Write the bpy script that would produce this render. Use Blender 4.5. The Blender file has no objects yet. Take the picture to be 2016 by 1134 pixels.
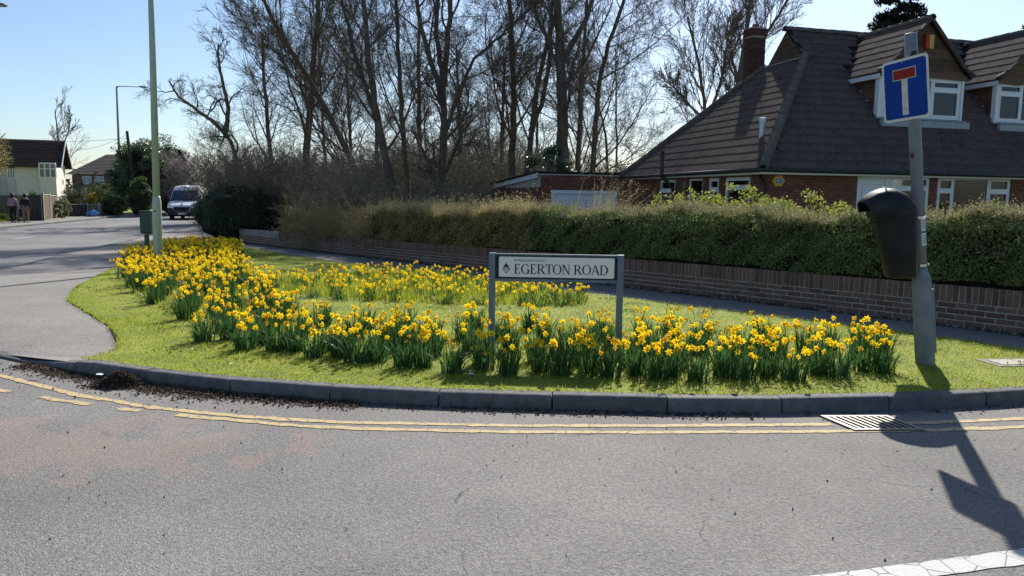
import bpy, bmesh, math, random
import numpy as np
from mathutils import Vector, Matrix
random.seed(7)
RNG = np.random.default_rng(7)
SC = bpy.context.scene
COL = SC.collection
R = math.radians

# ------------------------------------------------------------------ camera
F_PX, CAM_H = 1500.0, 1.7
PITCH, ROLL = math.atan(182/1500), 0.012
cam_d = bpy.data.cameras.new('camera'); cam = bpy.data.objects.new('camera', cam_d); COL.objects.link(cam)
cam_d.sensor_width = 36; cam_d.lens = 36*F_PX/2016; cam_d.clip_end = 3000; cam_d.clip_start = .05
_r = Vector((1,0,0)); _f = Vector((0,math.cos(PITCH),-math.sin(PITCH))); _u = Vector((0,math.sin(PITCH),math.cos(PITCH)))
_x = _r*math.cos(ROLL)+_u*math.sin(ROLL); _y = -_r*math.sin(ROLL)+_u*math.cos(ROLL); _z = -_f
cam.matrix_world = Matrix(((_x.x,_y.x,_z.x,0),(_x.y,_y.y,_z.y,0),(_x.z,_y.z,_z.z,CAM_H),(0,0,0,1)))
SC.camera = cam
# ------------------------------------------------------------------ light
SUN_AZ, SUN_EL = R(17.2), R(39.0)
sv = Vector((math.sin(SUN_AZ)*math.cos(SUN_EL), math.cos(SUN_AZ)*math.cos(SUN_EL), math.sin(SUN_EL)))
w = bpy.data.worlds.new('World'); SC.world = w; w.use_nodes = True
nt = w.node_tree; bg = nt.nodes['Background']
sky = nt.nodes.new('ShaderNodeTexSky'); sky.sky_type = 'NISHITA'; sky.sun_disc = False
sky.sun_elevation = SUN_EL; sky.sun_rotation = SUN_AZ; sky.air_density = 1.0; sky.dust_density = .7; sky.ozone_density = 4.5
nt.links.new(sky.outputs[0], bg.inputs[0]); bg.inputs[1].default_value = .09
sl = bpy.data.lights.new('sun','SUN'); sl.energy = 5.0; sl.angle = R(.53); sl.color = (1,.95,.87)
so = bpy.data.objects.new('sun', sl); COL.objects.link(so)
so.rotation_euler = (-sv).to_track_quat('-Z','Y').to_euler()
so.location = (20,60,50)
vs = SC.view_settings; vs.view_transform = 'Standard'; vs.look = 'None'; vs.exposure = .62; vs.gamma = 1; vs.use_curve_mapping = False
SC.cycles.max_bounces = 6; SC.cycles.transparent_max_bounces = 8; SC.cycles.caustics_reflective = False; SC.cycles.caustics_refractive = False

# ------------------------------------------------------------------ helpers
def T(y):
    s = np.clip((np.asarray(y,float)-6)/28., 0, 1); return -.36*s*s*(3-2*s)
def Tz(y): return float(T(y))

def mk(name, V, F, mats, parent=None, mi=None, smooth=False):
    """V (n,3); F list of int arrays (m,k); mi list of material indices or None"""
    me = bpy.data.meshes.new(name)
    V = np.asarray(V, np.float32); F = [np.asarray(f, np.int32) for f in F if len(f)]
    me.vertices.add(len(V)); me.vertices.foreach_set('co', V.ravel())
    cnt = np.concatenate([np.full(len(f), f.shape[1], np.int32) for f in F])
    loops = np.concatenate([f.ravel() for f in F])
    me.loops.add(len(loops)); me.loops.foreach_set('vertex_index', loops)
    me.polygons.add(len(cnt))
    me.polygons.foreach_set('loop_start', np.concatenate([[0], np.cumsum(cnt)[:-1]]).astype(np.int32))
    me.polygons.foreach_set('loop_total', cnt)
    if mi is not None:
        me.polygons.foreach_set('material_index', np.concatenate([np.asarray(m,np.int32).ravel() for m in mi]))
    me.polygons.foreach_set('use_smooth', np.full(len(cnt), bool(smooth)))
    me.update(calc_edges=True)
    for m in (mats if isinstance(mats,(list,tuple)) else [mats]): me.materials.append(m)
    return link(name, me, parent)
def link(name, me, parent=None):
    o = bpy.data.objects.new(name, me); COL.objects.link(o)
    if parent is not None: o.parent = parent
    return o
def empty(name, loc=(0,0,0), rz=0, label=None, cat=None, group=None):
    o = bpy.data.objects.new(name, None); COL.objects.link(o); o.location = loc; o.rotation_euler = (0,0,rz); o.empty_display_size = .2
    if label: tag(o, label, cat, group)
    return o
def tag(o, label, cat, group=None):
    o['label'] = label; o['category'] = cat
    if group: o['group'] = group
    return o
def struct(o): o['kind'] = 'structure'; return o
def stuff(o): o['kind'] = 'stuff'; return o

class MB:
    def __init__(s): s.V=[]; s.F={}; s.n=0
    def add(s, V, F, mi=0):
        V=np.asarray(V,float).reshape(-1,3)
        for f in F:
            s.F.setdefault(len(f),[]).append(([i+s.n for i in f], mi))
        s.V.append(V); s.n+=len(V); return s
    def box(s, x0,x1,y0,y1,z0,z1, mi=0, M=None, tp=0):
        V=np.array([(x,y,z) for z in (z0,z1) for y in (y0,y1) for x in (x0,x1)],float)
        if tp:
            V[4:,0]=(V[4:,0]-(x0+x1)/2)*(1-tp)+(x0+x1)/2; V[4:,1]=(V[4:,1]-(y0+y1)/2)*(1-tp)+(y0+y1)/2
        if M is not None: V=np.array([tuple(M@Vector(v)) for v in V])
        return s.add(V,[(0,2,3,1),(4,5,7,6),(0,1,5,4),(2,6,7,3),(0,4,6,2),(1,3,7,5)],mi)
    def prism(s, poly, d0, d1, axes='xz', mi=0):
        """poly in two axes, extruded along the third between d0 and d1"""
        n=len(poly); o=[a for a in 'xyz' if a not in axes][0]; idx={'x':0,'y':1,'z':2}
        V=np.zeros((2*n,3))
        for k,d in enumerate((d0,d1)):
            for i,p in enumerate(poly):
                V[k*n+i,idx[axes[0]]]=p[0]; V[k*n+i,idx[axes[1]]]=p[1]; V[k*n+i,idx[o]]=d
        F=[tuple(range(n)),tuple(range(2*n-1,n-1,-1))]+[(i,i+n,(i+1)%n+n,(i+1)%n) for i in range(n)]
        return s.add(V,F,mi)
    def tube(s, pts, rad, k=8, mi=0, cap=True):
        P=np.asarray(pts,float); n=len(P); r=np.broadcast_to(np.asarray(rad,float),(n,))
        V,Fq=tubes(P[None],r[None],k)
        F=[tuple(f) for f in Fq]
        if cap: F+= [tuple(range(k-1,-1,-1)), tuple(range((n-1)*k,n*k))]
        return s.add(V,F,mi)
    def lathe(s, prof, k=16, c=(0,0,0), mi=0, cap=True):
        V=[];n=len(prof)
        for r,z in prof:
            for j in range(k):
                a=2*math.pi*j/k; V.append((c[0]+r*math.cos(a),c[1]+r*math.sin(a),c[2]+z))
        F=[(i*k+j,i*k+(j+1)%k,(i+1)*k+(j+1)%k,(i+1)*k+j) for i in range(n-1) for j in range(k)]
        if cap: F+=[tuple(range(k-1,-1,-1)),tuple(range((n-1)*k,n*k))]
        return s.add(V,F,mi)
    def obj(s, name, mats, parent=None, smooth=False, bevel=0):
        V=np.concatenate(s.V); F=[];mi=[]
        for k,l in s.F.items():
            F.append(np.array([f for f,_ in l])); mi.append(np.array([m for _,m in l]))
        o=mk(name,V,F,mats,parent,mi,smooth)
        if smooth=='auto': pass
        if bevel:
            b=o.modifiers.new('bevel','BEVEL'); b.width=bevel; b.segments=2; b.limit_method='ANGLE'; b.angle_limit=R(40)
        return o

def tubes(P, Rr, k):
    """batched tubes: P (B,n,3), Rr (B,n) -> verts, quads"""
    B,n,_=P.shape
    D=np.empty_like(P); D[:,1:-1]=P[:,2:]-P[:,:-2]; D[:,0]=P[:,1]-P[:,0]; D[:,-1]=P[:,-1]-P[:,-2]
    D/= np.linalg.norm(D,axis=2,keepdims=True)+1e-12
    m=P[:,-1]-P[:,0]; m/=np.linalg.norm(m,axis=1,keepdims=True)+1e-12
    ref=np.where(np.abs(m[:,2:3])<.8,np.array([[0,0,1.]]),np.array([[1.,0,0]]))
    A=np.cross(D,ref[:,None]); A/=np.linalg.norm(A,axis=2,keepdims=True)+1e-12
    C=np.cross(D,A)
    an=np.arange(k)*2*math.pi/k
    V=P[:,:,None]+Rr[:,:,None,None]*(np.cos(an)[None,None,:,None]*A[:,:,None]+np.sin(an)[None,None,:,None]*C[:,:,None])
    b=np.arange(B)[:,None,None]*n*k; i=np.arange(n-1)[None,:,None]*k; j=np.arange(k)[None,None,:]; j2=(j+1)%k
    Q=np.stack([b+i+j,b+i+j2,b+i+k+j2,b+i+k+j],-1).reshape(-1,4)
    return V.reshape(-1,3),Q

def inpoly(X,Y,poly):
    c=np.zeros(len(X),bool); n=len(poly); j=n-1
    for i in range(n):
        xi,yi=poly[i];xj,yj=poly[j]
        t=((yi>Y)!=(yj>Y))&(X<(xj-xi)*(Y-yi)/((yj-yi) or 1e-9)+xi)
        c^=t; j=i
    return c
def sample_poly(poly,n,rng=RNG):
    p=np.array(poly); lo=p.min(0);hi=p.max(0); out=np.zeros((0,2))
    while len(out)<n:
        q=rng.uniform(lo,hi,(n*2,2)); q=q[inpoly(q[:,0],q[:,1],poly)]; out=np.concatenate([out,q])
    return out[:n]
def rvec(rng,n):
    v=rng.normal(size=(n,3)); return v/np.linalg.norm(v,axis=1,keepdims=True)
def leaves(C, size, rng, wid=.5, up=0., fold=True, nrm=None):
    """leaf-shaped quads at C (n,3)"""
    n=len(C); d=rvec(rng,n); d[:,2]+=up; d/=np.linalg.norm(d,axis=1,keepdims=True)
    q=rvec(rng,n) if nrm is None else nrm+.6*rvec(rng,n)
    s=np.cross(d,q); s/=np.linalg.norm(s,axis=1,keepdims=True)+1e-9
    u=np.cross(s,d)
    L=np.broadcast_to(size,(n,))*rng.uniform(.6,1.3,n); W=L*wid*.5
    b=C-d*L[:,None]*.5; t=C+d*L[:,None]*.5; mid=C-u*L[:,None]*.12
    V=np.stack([b,mid+s*W[:,None],t,mid-s*W[:,None]],1).reshape(-1,3)
    return V, np.arange(4*n).reshape(-1,4)
def blades(B, h, w, lean, rng, seg=2, az=None):
    """curved grass blades rooted at B (n,3)"""
    n=len(B); az=rng.uniform(0,2*math.pi,n) if az is None else az
    d=np.stack([np.cos(az),np.sin(az),0*az],1); s=np.stack([-np.sin(az),np.cos(az),0*az],1)
    tw=rng.uniform(-1.2,1.2,n)[:,None]; s=s*np.cos(tw)+d*np.sin(tw)
    h=np.broadcast_to(h,(n,))*rng.uniform(.65,1.2,n); ln=np.broadcast_to(lean,(n,))*rng.uniform(.2,1.4,n)
    V=[]
    for i in range(seg+1):
        t=i/seg; c=B+d*(ln*h*t*t)[:,None]+np.array([0,0,1.])*(h*t*(1-.35*ln*t))[:,None]
        if i==seg: V.append(c)
        else:
            ww=w*(1-.35*t)*.5
            V+= [c-s*ww,c+s*ww]
    m=len(V); V=np.stack(V,1).reshape(-1,3); o=np.arange(n)[:,None]*m
    Q=np.concatenate([o+np.array([2*i,2*i+1,2*i+3,2*i+2]) for i in range(seg-1)]) if seg>1 else np.zeros((0,4),int)
    Tr=o+np.array([2*(seg-1),2*seg-1,2*seg])
    return V,Q,Tr
def cat(*vf):
    """concat (V,[F..]) bundles"""
    Vs=[];Fs={};n=0
    for V,F in vf:
        for f in F:
            if len(f): Fs.setdefault(f.shape[1],[]).append(f+n)
        Vs.append(V); n+=len(V)
    return np.concatenate(Vs),[np.concatenate(f) for f in Fs.values()]

# ------------------------------------------------------------------ materials
MATS={}
def mat(name, cols, rough=.75, scale=6., rw=.0, trans=0., bump=0., bscale=60., spec=.3, metal=0., coat=0., detail=4., bdist=.01, tcol=None, dist=0.):
    if name in MATS: return MATS[name]
    m=bpy.data.materials.new(name); m.use_nodes=True; MATS[name]=m
    nt=m.node_tree; N=nt.nodes; L=nt.links; p=N['Principled BSDF']; out=N['Material Output']
    def nd(t,**k):
        x=N.new(t)
        for a,b in k.items(): setattr(x,a,b)
        return x
    tc=nd('ShaderNodeTexCoord')
    noise=nd('ShaderNodeTexNoise'); noise.inputs['Scale'].default_value=scale; noise.inputs['Detail'].default_value=detail; noise.inputs['Roughness'].default_value=.65; noise.inputs['Distortion'].default_value=dist
    L.new(tc.outputs['Object'],noise.inputs['Vector'])
    st=nd('ShaderNodeMapRange'); st.inputs[1].default_value=.28; st.inputs[2].default_value=.72; L.new(noise.outputs['Fac'],st.inputs[0])
    fac=st.outputs[0]
    if rw>0:
        oi=nd('ShaderNodeObjectInfo'); ge=nd('ShaderNodeNewGeometry')
        ad=nd('ShaderNodeMath',operation='ADD'); L.new(oi.outputs['Random'],ad.inputs[0]); L.new(ge.outputs['Random Per Island'],ad.inputs[1])
        fr=nd('ShaderNodeMath',operation='FRACT'); L.new(ad.outputs[0],fr.inputs[0])
        mx=nd('ShaderNodeMix'); mx.inputs[0].default_value=rw; L.new(fac,mx.inputs[2]); L.new(fr.outputs[0],mx.inputs[3]); fac=mx.outputs[0]
    cr=nd('ShaderNodeValToRGB'); e=cr.color_ramp.elements; n=len(cols)
    if n==1: cols=[cols[0],cols[0]]; n=2
    while len(e)<n: e.new(.5)
    for i,c in enumerate(cols):
        e[i].position=i/(n-1); e[i].color=(*c,1)
    L.new(fac,cr.inputs[0]); L.new(cr.outputs[0],p.inputs['Base Color'])
    p.inputs['Roughness'].default_value=rough; p.inputs['Specular IOR Level'].default_value=spec; p.inputs['Metallic'].default_value=metal; p.inputs['Coat Weight'].default_value=coat
    if bump>0:
        bn=nd('ShaderNodeTexNoise'); bn.inputs['Scale'].default_value=bscale; bn.inputs['Detail'].default_value=3; L.new(tc.outputs['Object'],bn.inputs['Vector'])
        b=nd('ShaderNodeBump'); b.inputs['Strength'].default_value=bump; b.inputs['Distance'].default_value=bdist; L.new(bn.outputs['Fac'],b.inputs['Height']); L.new(b.outputs[0],p.inputs['Normal'])
    if trans>0:
        t=nd('ShaderNodeBsdfTranslucent'); ms=nd('ShaderNodeMixShader'); ms.inputs[0].default_value=trans
        if tcol:
            mc=nd('ShaderNodeMix',data_type='RGBA',blend_type='MULTIPLY'); mc.inputs[0].default_value=1; L.new(cr.outputs[0],mc.inputs[6]); mc.inputs[7].default_value=(*tcol,1); L.new(mc.outputs[2],t.inputs[0])
        else: L.new(cr.outputs[0],t.inputs[0])
        L.new(p.outputs[0],ms.inputs[1]); L.new(t.outputs[0],ms.inputs[2]); L.new(ms.outputs[0],out.inputs[0])
    return m

def asphalt(name, base, light, patch=None, stone=95., bump=.8):
    m=bpy.data.materials.new(name); m.use_nodes=True; nt=m.node_tree; N=nt.nodes; L=nt.links; p=N['Principled BSDF']
    tc=N.new('ShaderNodeTexCoord')
    v=N.new('ShaderNodeTexVoronoi'); v.inputs['Scale'].default_value=stone; L.new(tc.outputs['Object'],v.inputs['Vector'])
    n1=N.new('ShaderNodeTexNoise'); n1.inputs['Scale'].default_value=1.1; n1.inputs['Detail'].default_value=8; n1.inputs['Roughness'].default_value=.7; L.new(tc.outputs['Object'],n1.inputs['Vector'])
    n2=N.new('ShaderNodeTexNoise'); n2.inputs['Scale'].default_value=38; n2.inputs['Detail'].default_value=4; L.new(tc.outputs['Object'],n2.inputs['Vector'])
    sep=N.new('ShaderNodeSeparateColor'); L.new(v.outputs['Color'],sep.inputs[0])
    a=N.new('ShaderNodeMath'); a.operation='MULTIPLY_ADD'; L.new(sep.outputs[0],a.inputs[0]); a.inputs[1].default_value=.45; L.new(n2.outputs['Fac'],a.inputs[2])
    b=N.new('ShaderNodeMath'); b.operation='MULTIPLY_ADD'; L.new(n1.outputs['Fac'],b.inputs[0]); b.inputs[1].default_value=.55; L.new(a.outputs[0],b.inputs[2])
    mr=N.new('ShaderNodeMapRange'); mr.inputs[1].default_value=.6; mr.inputs[2].default_value=1.4; L.new(b.outputs[0],mr.inputs[0])
    cr=N.new('ShaderNodeValToRGB'); cr.color_ramp.elements[0].color=(*base,1); cr.color_ramp.elements[1].color=(*light,1); L.new(mr.outputs[0],cr.inputs[0])
    col=cr.outputs[0]
    if patch:
        # worn areas where the surface dressing has gone: place (x,y), radius, colour
        (px,py,sx,sy,pc)=patch
        mp=N.new('ShaderNodeMapping'); mp.inputs['Location'].default_value=(-px/sx,-py/sy,0); mp.inputs['Scale'].default_value=(1/sx,1/sy,0); L.new(tc.outputs['Object'],mp.inputs[0])
        ln=N.new('ShaderNodeVectorMath'); ln.operation='LENGTH'; L.new(mp.outputs[0],ln.inputs[0])
        n3=N.new('ShaderNodeTexNoise'); n3.inputs['Scale'].default_value=2.6; n3.inputs['Detail'].default_value=7; n3.inputs['Roughness'].default_value=.62; L.new(tc.outputs['Object'],n3.inputs['Vector'])
        s=N.new('ShaderNodeMath'); s.operation='MULTIPLY_ADD'; L.new(n3.outputs['Fac'],s.inputs[0]); s.inputs[1].default_value=-3.6; s.inputs[2].default_value=1.75
        s2=N.new('ShaderNodeMath'); s2.operation='ADD'; L.new(s.outputs[0],s2.inputs[0]); L.new(ln.outputs['Value'],s2.inputs[1])
        m2=N.new('ShaderNodeMapRange'); m2.inputs[1].default_value=.68; m2.inputs[2].default_value=.58; L.new(s2.outputs[0],m2.inputs[0])
        cr2=N.new('ShaderNodeValToRGB'); cr2.color_ramp.elements[0].color=(*[c*.55 for c in pc],1); cr2.color_ramp.elements[1].color=(*pc,1); L.new(mr.outputs[0],cr2.inputs[0])
        mx=N.new('ShaderNodeMix'); mx.data_type='RGBA'; L.new(m2.outputs[0],mx.inputs[0]); L.new(col,mx.inputs[6]); L.new(cr2.outputs[0],mx.inputs[7]); col=mx.outputs[2]
    # hairline cracks and a broad wear pattern
    wn=N.new('ShaderNodeTexNoise'); wn.inputs['Scale'].default_value=.9; wn.inputs['Detail'].default_value=5; L.new(tc.outputs['Object'],wn.inputs['Vector'])
    wa=N.new('ShaderNodeVectorMath'); wa.operation='MULTIPLY_ADD'; wa.inputs[1].default_value=(.9,.9,.9); L.new(wn.outputs['Color'],wa.inputs[0]); L.new(tc.outputs['Object'],wa.inputs[2])
    cv=N.new('ShaderNodeTexVoronoi'); cv.feature='DISTANCE_TO_EDGE'; cv.inputs['Scale'].default_value=.55; L.new(wa.outputs[0],cv.inputs['Vector'])
    cm=N.new('ShaderNodeMapRange'); cm.inputs[1].default_value=.0045; cm.inputs[2].default_value=.0015; L.new(cv.outputs['Distance'],cm.inputs[0])
    wm=N.new('ShaderNodeMapRange'); wm.inputs[1].default_value=.5; wm.inputs[2].default_value=.62; L.new(n1.outputs['Fac'],wm.inputs[0])
    cc=N.new('ShaderNodeMath'); cc.operation='MULTIPLY'; L.new(cm.outputs[0],cc.inputs[0]); L.new(wm.outputs[0],cc.inputs[1])
    ck=N.new('ShaderNodeMix'); ck.data_type='RGBA'; L.new(cc.outputs[0],ck.inputs[0]); L.new(col,ck.inputs[6]); ck.inputs[7].default_value=(base[0]*.5,base[1]*.5,base[2]*.5,1)
    b1=N.new('ShaderNodeTexNoise'); b1.inputs['Scale'].default_value=.35; b1.inputs['Detail'].default_value=3; L.new(tc.outputs['Object'],b1.inputs['Vector'])
    bmr=N.new('ShaderNodeMapRange'); bmr.inputs[1].default_value=.3; bmr.inputs[2].default_value=.7; bmr.inputs[3].default_value=.78; bmr.inputs[4].default_value=1.12; L.new(b1.outputs['Fac'],bmr.inputs[0])
    bmu=N.new('ShaderNodeMix'); bmu.data_type='RGBA'; bmu.blend_type='MULTIPLY'; bmu.inputs[0].default_value=1; L.new(ck.outputs[2],bmu.inputs[6]); L.new(bmr.outputs[0],bmu.inputs[7]); col=bmu.outputs[2]
    L.new(col,p.inputs['Base Color']); p.inputs['Roughness'].default_value=.85; p.inputs['Specular IOR Level'].default_value=.25
    bm=N.new('ShaderNodeMath'); bm.operation='ADD'; L.new(v.outputs['Distance'],bm.inputs[0]); L.new(n2.outputs['Fac'],bm.inputs[1])
    bp=N.new('ShaderNodeBump'); bp.inputs['Strength'].default_value=bump; bp.inputs['Distance'].default_value=.008; L.new(bm.outputs[0],bp.inputs['Height']); L.new(bp.outputs[0],p.inputs['Normal'])
    return m
def worn_paint(name, col, under, amt=.5):
    m=bpy.data.materials.new(name); m.use_nodes=True; nt=m.node_tree; N=nt.nodes; L=nt.links; p=N['Principled BSDF']
    tc=N.new('ShaderNodeTexCoord')
    n1=N.new('ShaderNodeTexNoise'); n1.inputs['Scale'].default_value=14; n1.inputs['Detail'].default_value=8; n1.inputs['Roughness'].default_value=.75; L.new(tc.outputs['Object'],n1.inputs['Vector'])
    v=N.new('ShaderNodeTexVoronoi'); v.feature='DISTANCE_TO_EDGE'; v.inputs['Scale'].default_value=7; L.new(tc.outputs['Object'],v.inputs['Vector'])
    cr=N.new('ShaderNodeMapRange'); cr.inputs[1].default_value=amt; cr.inputs[2].default_value=amt+.1; L.new(n1.outputs['Fac'],cr.inputs[0])
    ck=N.new('ShaderNodeMapRange'); ck.inputs[1].default_value=.03; ck.inputs[2].default_value=.008; L.new(v.outputs['Distance'],ck.inputs[0])
    mxx=N.new('ShaderNodeMath'); mxx.operation='MAXIMUM'; L.new(cr.outputs[0],mxx.inputs[0]); L.new(ck.outputs[0],mxx.inputs[1])
    n2=N.new('ShaderNodeTexNoise'); n2.inputs['Scale'].default_value=60; L.new(tc.outputs['Object'],n2.inputs['Vector'])
    mx=N.new('ShaderNodeMix'); mx.data_type='RGBA'; L.new(mxx.outputs[0],mx.inputs[0]); mx.inputs[6].default_value=(*col,1); mx.inputs[7].default_value=(*under,1)
    mu=N.new('ShaderNodeMix'); mu.data_type='RGBA'; mu.blend_type='MULTIPLY'; mu.inputs[0].default_value=.35; L.new(mx.outputs[2],mu.inputs[6]); L.new(n2.outputs['Fac'],mu.inputs[7])
    L.new(mu.outputs[2],p.inputs['Base Color']); p.inputs['Roughness'].default_value=.8; p.inputs['Specular IOR Level'].default_value=.25
    bp=N.new('ShaderNodeBump'); bp.inputs['Strength'].default_value=.5; bp.inputs['Distance'].default_value=.006; L.new(n2.outputs['Fac'],bp.inputs['Height']); L.new(bp.outputs[0],p.inputs['Normal'])
    return m
def glass_mat():
    if 'glass' in MATS: return MATS['glass']
    m=bpy.data.materials.new('glass'); m.use_nodes=True; MATS['glass']=m; nt=m.node_tree; N=nt.nodes; L=nt.links
    N.remove(N['Principled BSDF'])
    t=N.new('ShaderNodeBsdfTransparent'); t.inputs[0].default_value=(.9,.95,.97,1); g=N.new('ShaderNodeBsdfGlossy'); g.inputs['Roughness'].default_value=.02
    fr=N.new('ShaderNodeFresnel'); fr.inputs[0].default_value=1.5
    ad=N.new('ShaderNodeMath'); ad.operation='ADD'; ad.inputs[1].default_value=.03; L.new(fr.outputs[0],ad.inputs[0])
    ms=N.new('ShaderNodeMixShader'); L.new(ad.outputs[0],ms.inputs[0]); L.new(t.outputs[0],ms.inputs[1]); L.new(g.outputs[0],ms.inputs[2]); L.new(ms.outputs[0],N['Material Output'].inputs[0])
    return m
# ================================================================== ground, roads, pavements
def sheet(name, poly, off, m, step=1.0, thick=0, zf=None):
    bm=bmesh.new(); f=bm.faces.new([bm.verts.new((x,y,0)) for x,y in poly]); bm.normal_update()
    if f.normal.z<0: f.normal_flip()
    bmesh.ops.triangulate(bm,faces=bm.faces[:])
    y0=min(p[1] for p in poly); y1=max(p[1] for p in poly); y=math.floor(max(y0,5))+step
    while y<min(y1,36):
        bmesh.ops.bisect_plane(bm,geom=bm.verts[:]+bm.edges[:]+bm.faces[:],plane_co=(0,y,0),plane_no=(0,1,0)); y+=step
    for v in bm.verts: v.co.z=Tz(v.co.y)+off+(zf(v.co.x,v.co.y) if zf else 0)
    me=bpy.data.meshes.new(name); bm.to_mesh(me); bm.free(); me.materials.append(m)
    return link(name,me)
ASPH=asphalt('road_asphalt',(.105,.10,.094),(.29,.274,.253),(-3.2,4.9,1.95,.72,(.31,.258,.23)),stone=125,bump=.6)
ASPH2=asphalt('main_road_asphalt',(.10,.10,.102),(.27,.265,.255),stone=60)
PAVE=asphalt('pavement_asphalt',(.135,.125,.115),(.33,.305,.275),stone=110,bump=.5)
SOIL=mat('soil',[(.05,.08,.025),(.09,.12,.04),(.10,.10,.05)],rough=.95,scale=.8,bump=.5)
struct(sheet('ground',[(-900,-300),(900,-300),(900,5.0),(900,40),(900,1500),(-900,1500),(-900,40),(-900,5)],-.10,SOIL,step=3))
# side road with its kerb line (bottom of kerb face, left to right)
KERB=[(-5.9,8.0),(-5.22,7.63),(-4.63,7.27),(-4.08,6.96),(-3.19,6.57),(-2.35,6.29),(-1.45,6.09),(-.57,5.98),(.36,5.92),(1.28,5.88),(2.17,5.90),(3.16,6.02),(4.33,6.26),(5.4,6.56),(6.6,6.98),(8.2,7.7),(10.5,8.9)]
MAIN_NEAR=[(-7.3,9.2),(-8.9,11.3),(-10.1,13.7),(-11,16.3),(-12,19.3),(-13.03,22.2),(-14.4,26.8),(-15.7,32),(-16.7,36.6),(-18.9,47),(-21.3,58),(-21.8,66),(-19,80)]
MAIN_FAR=[(-19.5,7),(-22.5,20),(-24.6,30),(-26.82,39.9),(-27.9,45.2),(-29.4,52.9),(-30.7,58.4),(-31.2,66),(-29.5,80)]
struct(sheet('side_road',[(-45,-40),(40,-40),(40,14)]+[(10.5,9.1)]+[(x,y+.08) for x,y in reversed(KERB[:-1])]+[(-7.3,9.3),(-9.5,13.5),(-10.6,15.5),(-22,16),(-45,2)],0,ASPH))
struct(sheet('main_road',[(-17.5,-2),(-10.5,8.5),(-9.6,12.2)]+[(x+.05,y) for x,y in MAIN_NEAR[2:]]+list(reversed(MAIN_FAR))+[(-22,-6)],.005,ASPH2))
WD=np.array([-.634,.773]); WD/=np.linalg.norm(WD); WN=np.array([WD[1],-WD[0]])*-1   # WN points towards the street
WN=np.array([-.773,-.634]); WN/=np.linalg.norm(WN); W0=np.array([6.25,9.17])
def wpt(l,n=0): return W0+WD*l+WN*n
pav_poly=[(x,y+.05) for x,y in KERB]+[(12,9.6)]+[tuple(wpt(-6,-.3)),tuple(wpt(27.5,-.3)),(-12.4,33),(-15,38),(-18,48),(-20.2,58),(-20.6,66),(-18,80)]+[(x,y) for x,y in reversed(MAIN_NEAR)]
struct(sheet('pavement',pav_poly,.10,PAVE,zf=lambda x,y:-.075*max(0,min(1,(-4.3-x)/.7)) *max(0,min(1,(8.9-y)/.9)) if y<8.9 and x<-4.3 else 0))
struct(sheet('far_pavement',MAIN_FAR+[(-33,80),(-34.6,66),(-33.8,58.4),(-32.4,52.9),(-30.9,45.2),(-29.5,39.9),(-27,30),(-24.8,20),(-21.5,7)],.08,PAVE))
GR=mat('verge_turf',[(.09,.10,.015),(.17,.21,.018),(.28,.27,.04)],rough=.9,scale=2.2,bump=.6,bscale=40,detail=8)
struct(sheet('far_verge',[(-21.5,7),(-24.8,20),(-27,30),(-29.5,39.9),(-30.9,45.2),(-32.4,52.9),(-33.8,58.4),(-34.6,66),(-33,80),(-60,90),(-75,50),(-50,10)],.10,GR))
VERGE=[(x,y+.150) for x,y in KERB[3:-2]]+[(7.3,7.5),(6.35,7.55),(5.56,8.13),(4.9,9.05),(4.02,9.96),(2.93,11.0),(1.61,12.45),(-.9,15.4),(-3.0,18.1),(-4.2,19.1),(-6.3,21.8),(-8.2,24.6),(-9.5,26.4),(-10.8,27),(-11.5,26),(-11.2,24),(-10.3,21),(-9.2,17.8),(-8.27,15.25),(-7.42,12.87),(-6.6,11.2),(-5.6,9.96),(-4.8,8.97),(-4.2,8.07),(-3.96,7.5),(-4.0,7.15)]
def vz(x,y): return .0
struct(sheet('verge',VERGE,.118,GR,step=.7))
# kerbstones
KS=mat('kerb_concrete',[(.055,.057,.06),(.115,.115,.115),(.20,.195,.188)],rough=.85,scale=9,rw=.3,bump=.6,bscale=45,detail=8)
kerb=struct(empty('kerb'))
def resample(pts,step,start=0):
    P=np.array(pts,float); s=np.concatenate([[0],np.cumsum(np.linalg.norm(np.diff(P,axis=0),axis=1))]); q=np.arange(start,s[-1],step)
    return np.stack([np.interp(q,s,P[:,0]),np.interp(q,s,P[:,1])],1)
kp=resample(KERB,.915,.26)
for i in range(len(kp)-1):
    a,b=kp[i],kp[i+1]; d=(b-a); L=np.linalg.norm(d); d/=L; n=np.array([-d[1],d[0]])
    a=a+d*.006; b=b-d*.006
    cx=(a[0]+b[0])/2
    def top(x): 
        return .125 if x>-3.95 else (.03 if x<-4.75 else .03+.095*(x+4.75)/.8)
    V=[];nn=5; jig=random.uniform(-.004,.004)
    for t in np.linspace(0,1,nn):
        p=a+(b-a)*t; h=top(p[0])+jig
        bt=.022*min(1,h/.125)
        for (o,z) in ((0,-.06),(bt*.6,h-.028*h/.125),(bt+.008,h-.006),(bt+.022,h),(.135,h),(.135,-.06)):
            q=p+n*(o+jig*.6); V.append((q[0],q[1],z+Tz(q[1])))
    k=6
    Q=[(i2*k+j,(i2+1)*k+j,(i2+1)*k+j+1,i2*k+j+1) for i2 in range(nn-1) for j in range(k-1)]
    mb=MB().add(V,Q+[tuple(range(k-1,-1,-1)),tuple(range((nn-1)*k,nn*k))]); mb.obj('kerbstone',KS,kerb)
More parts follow.
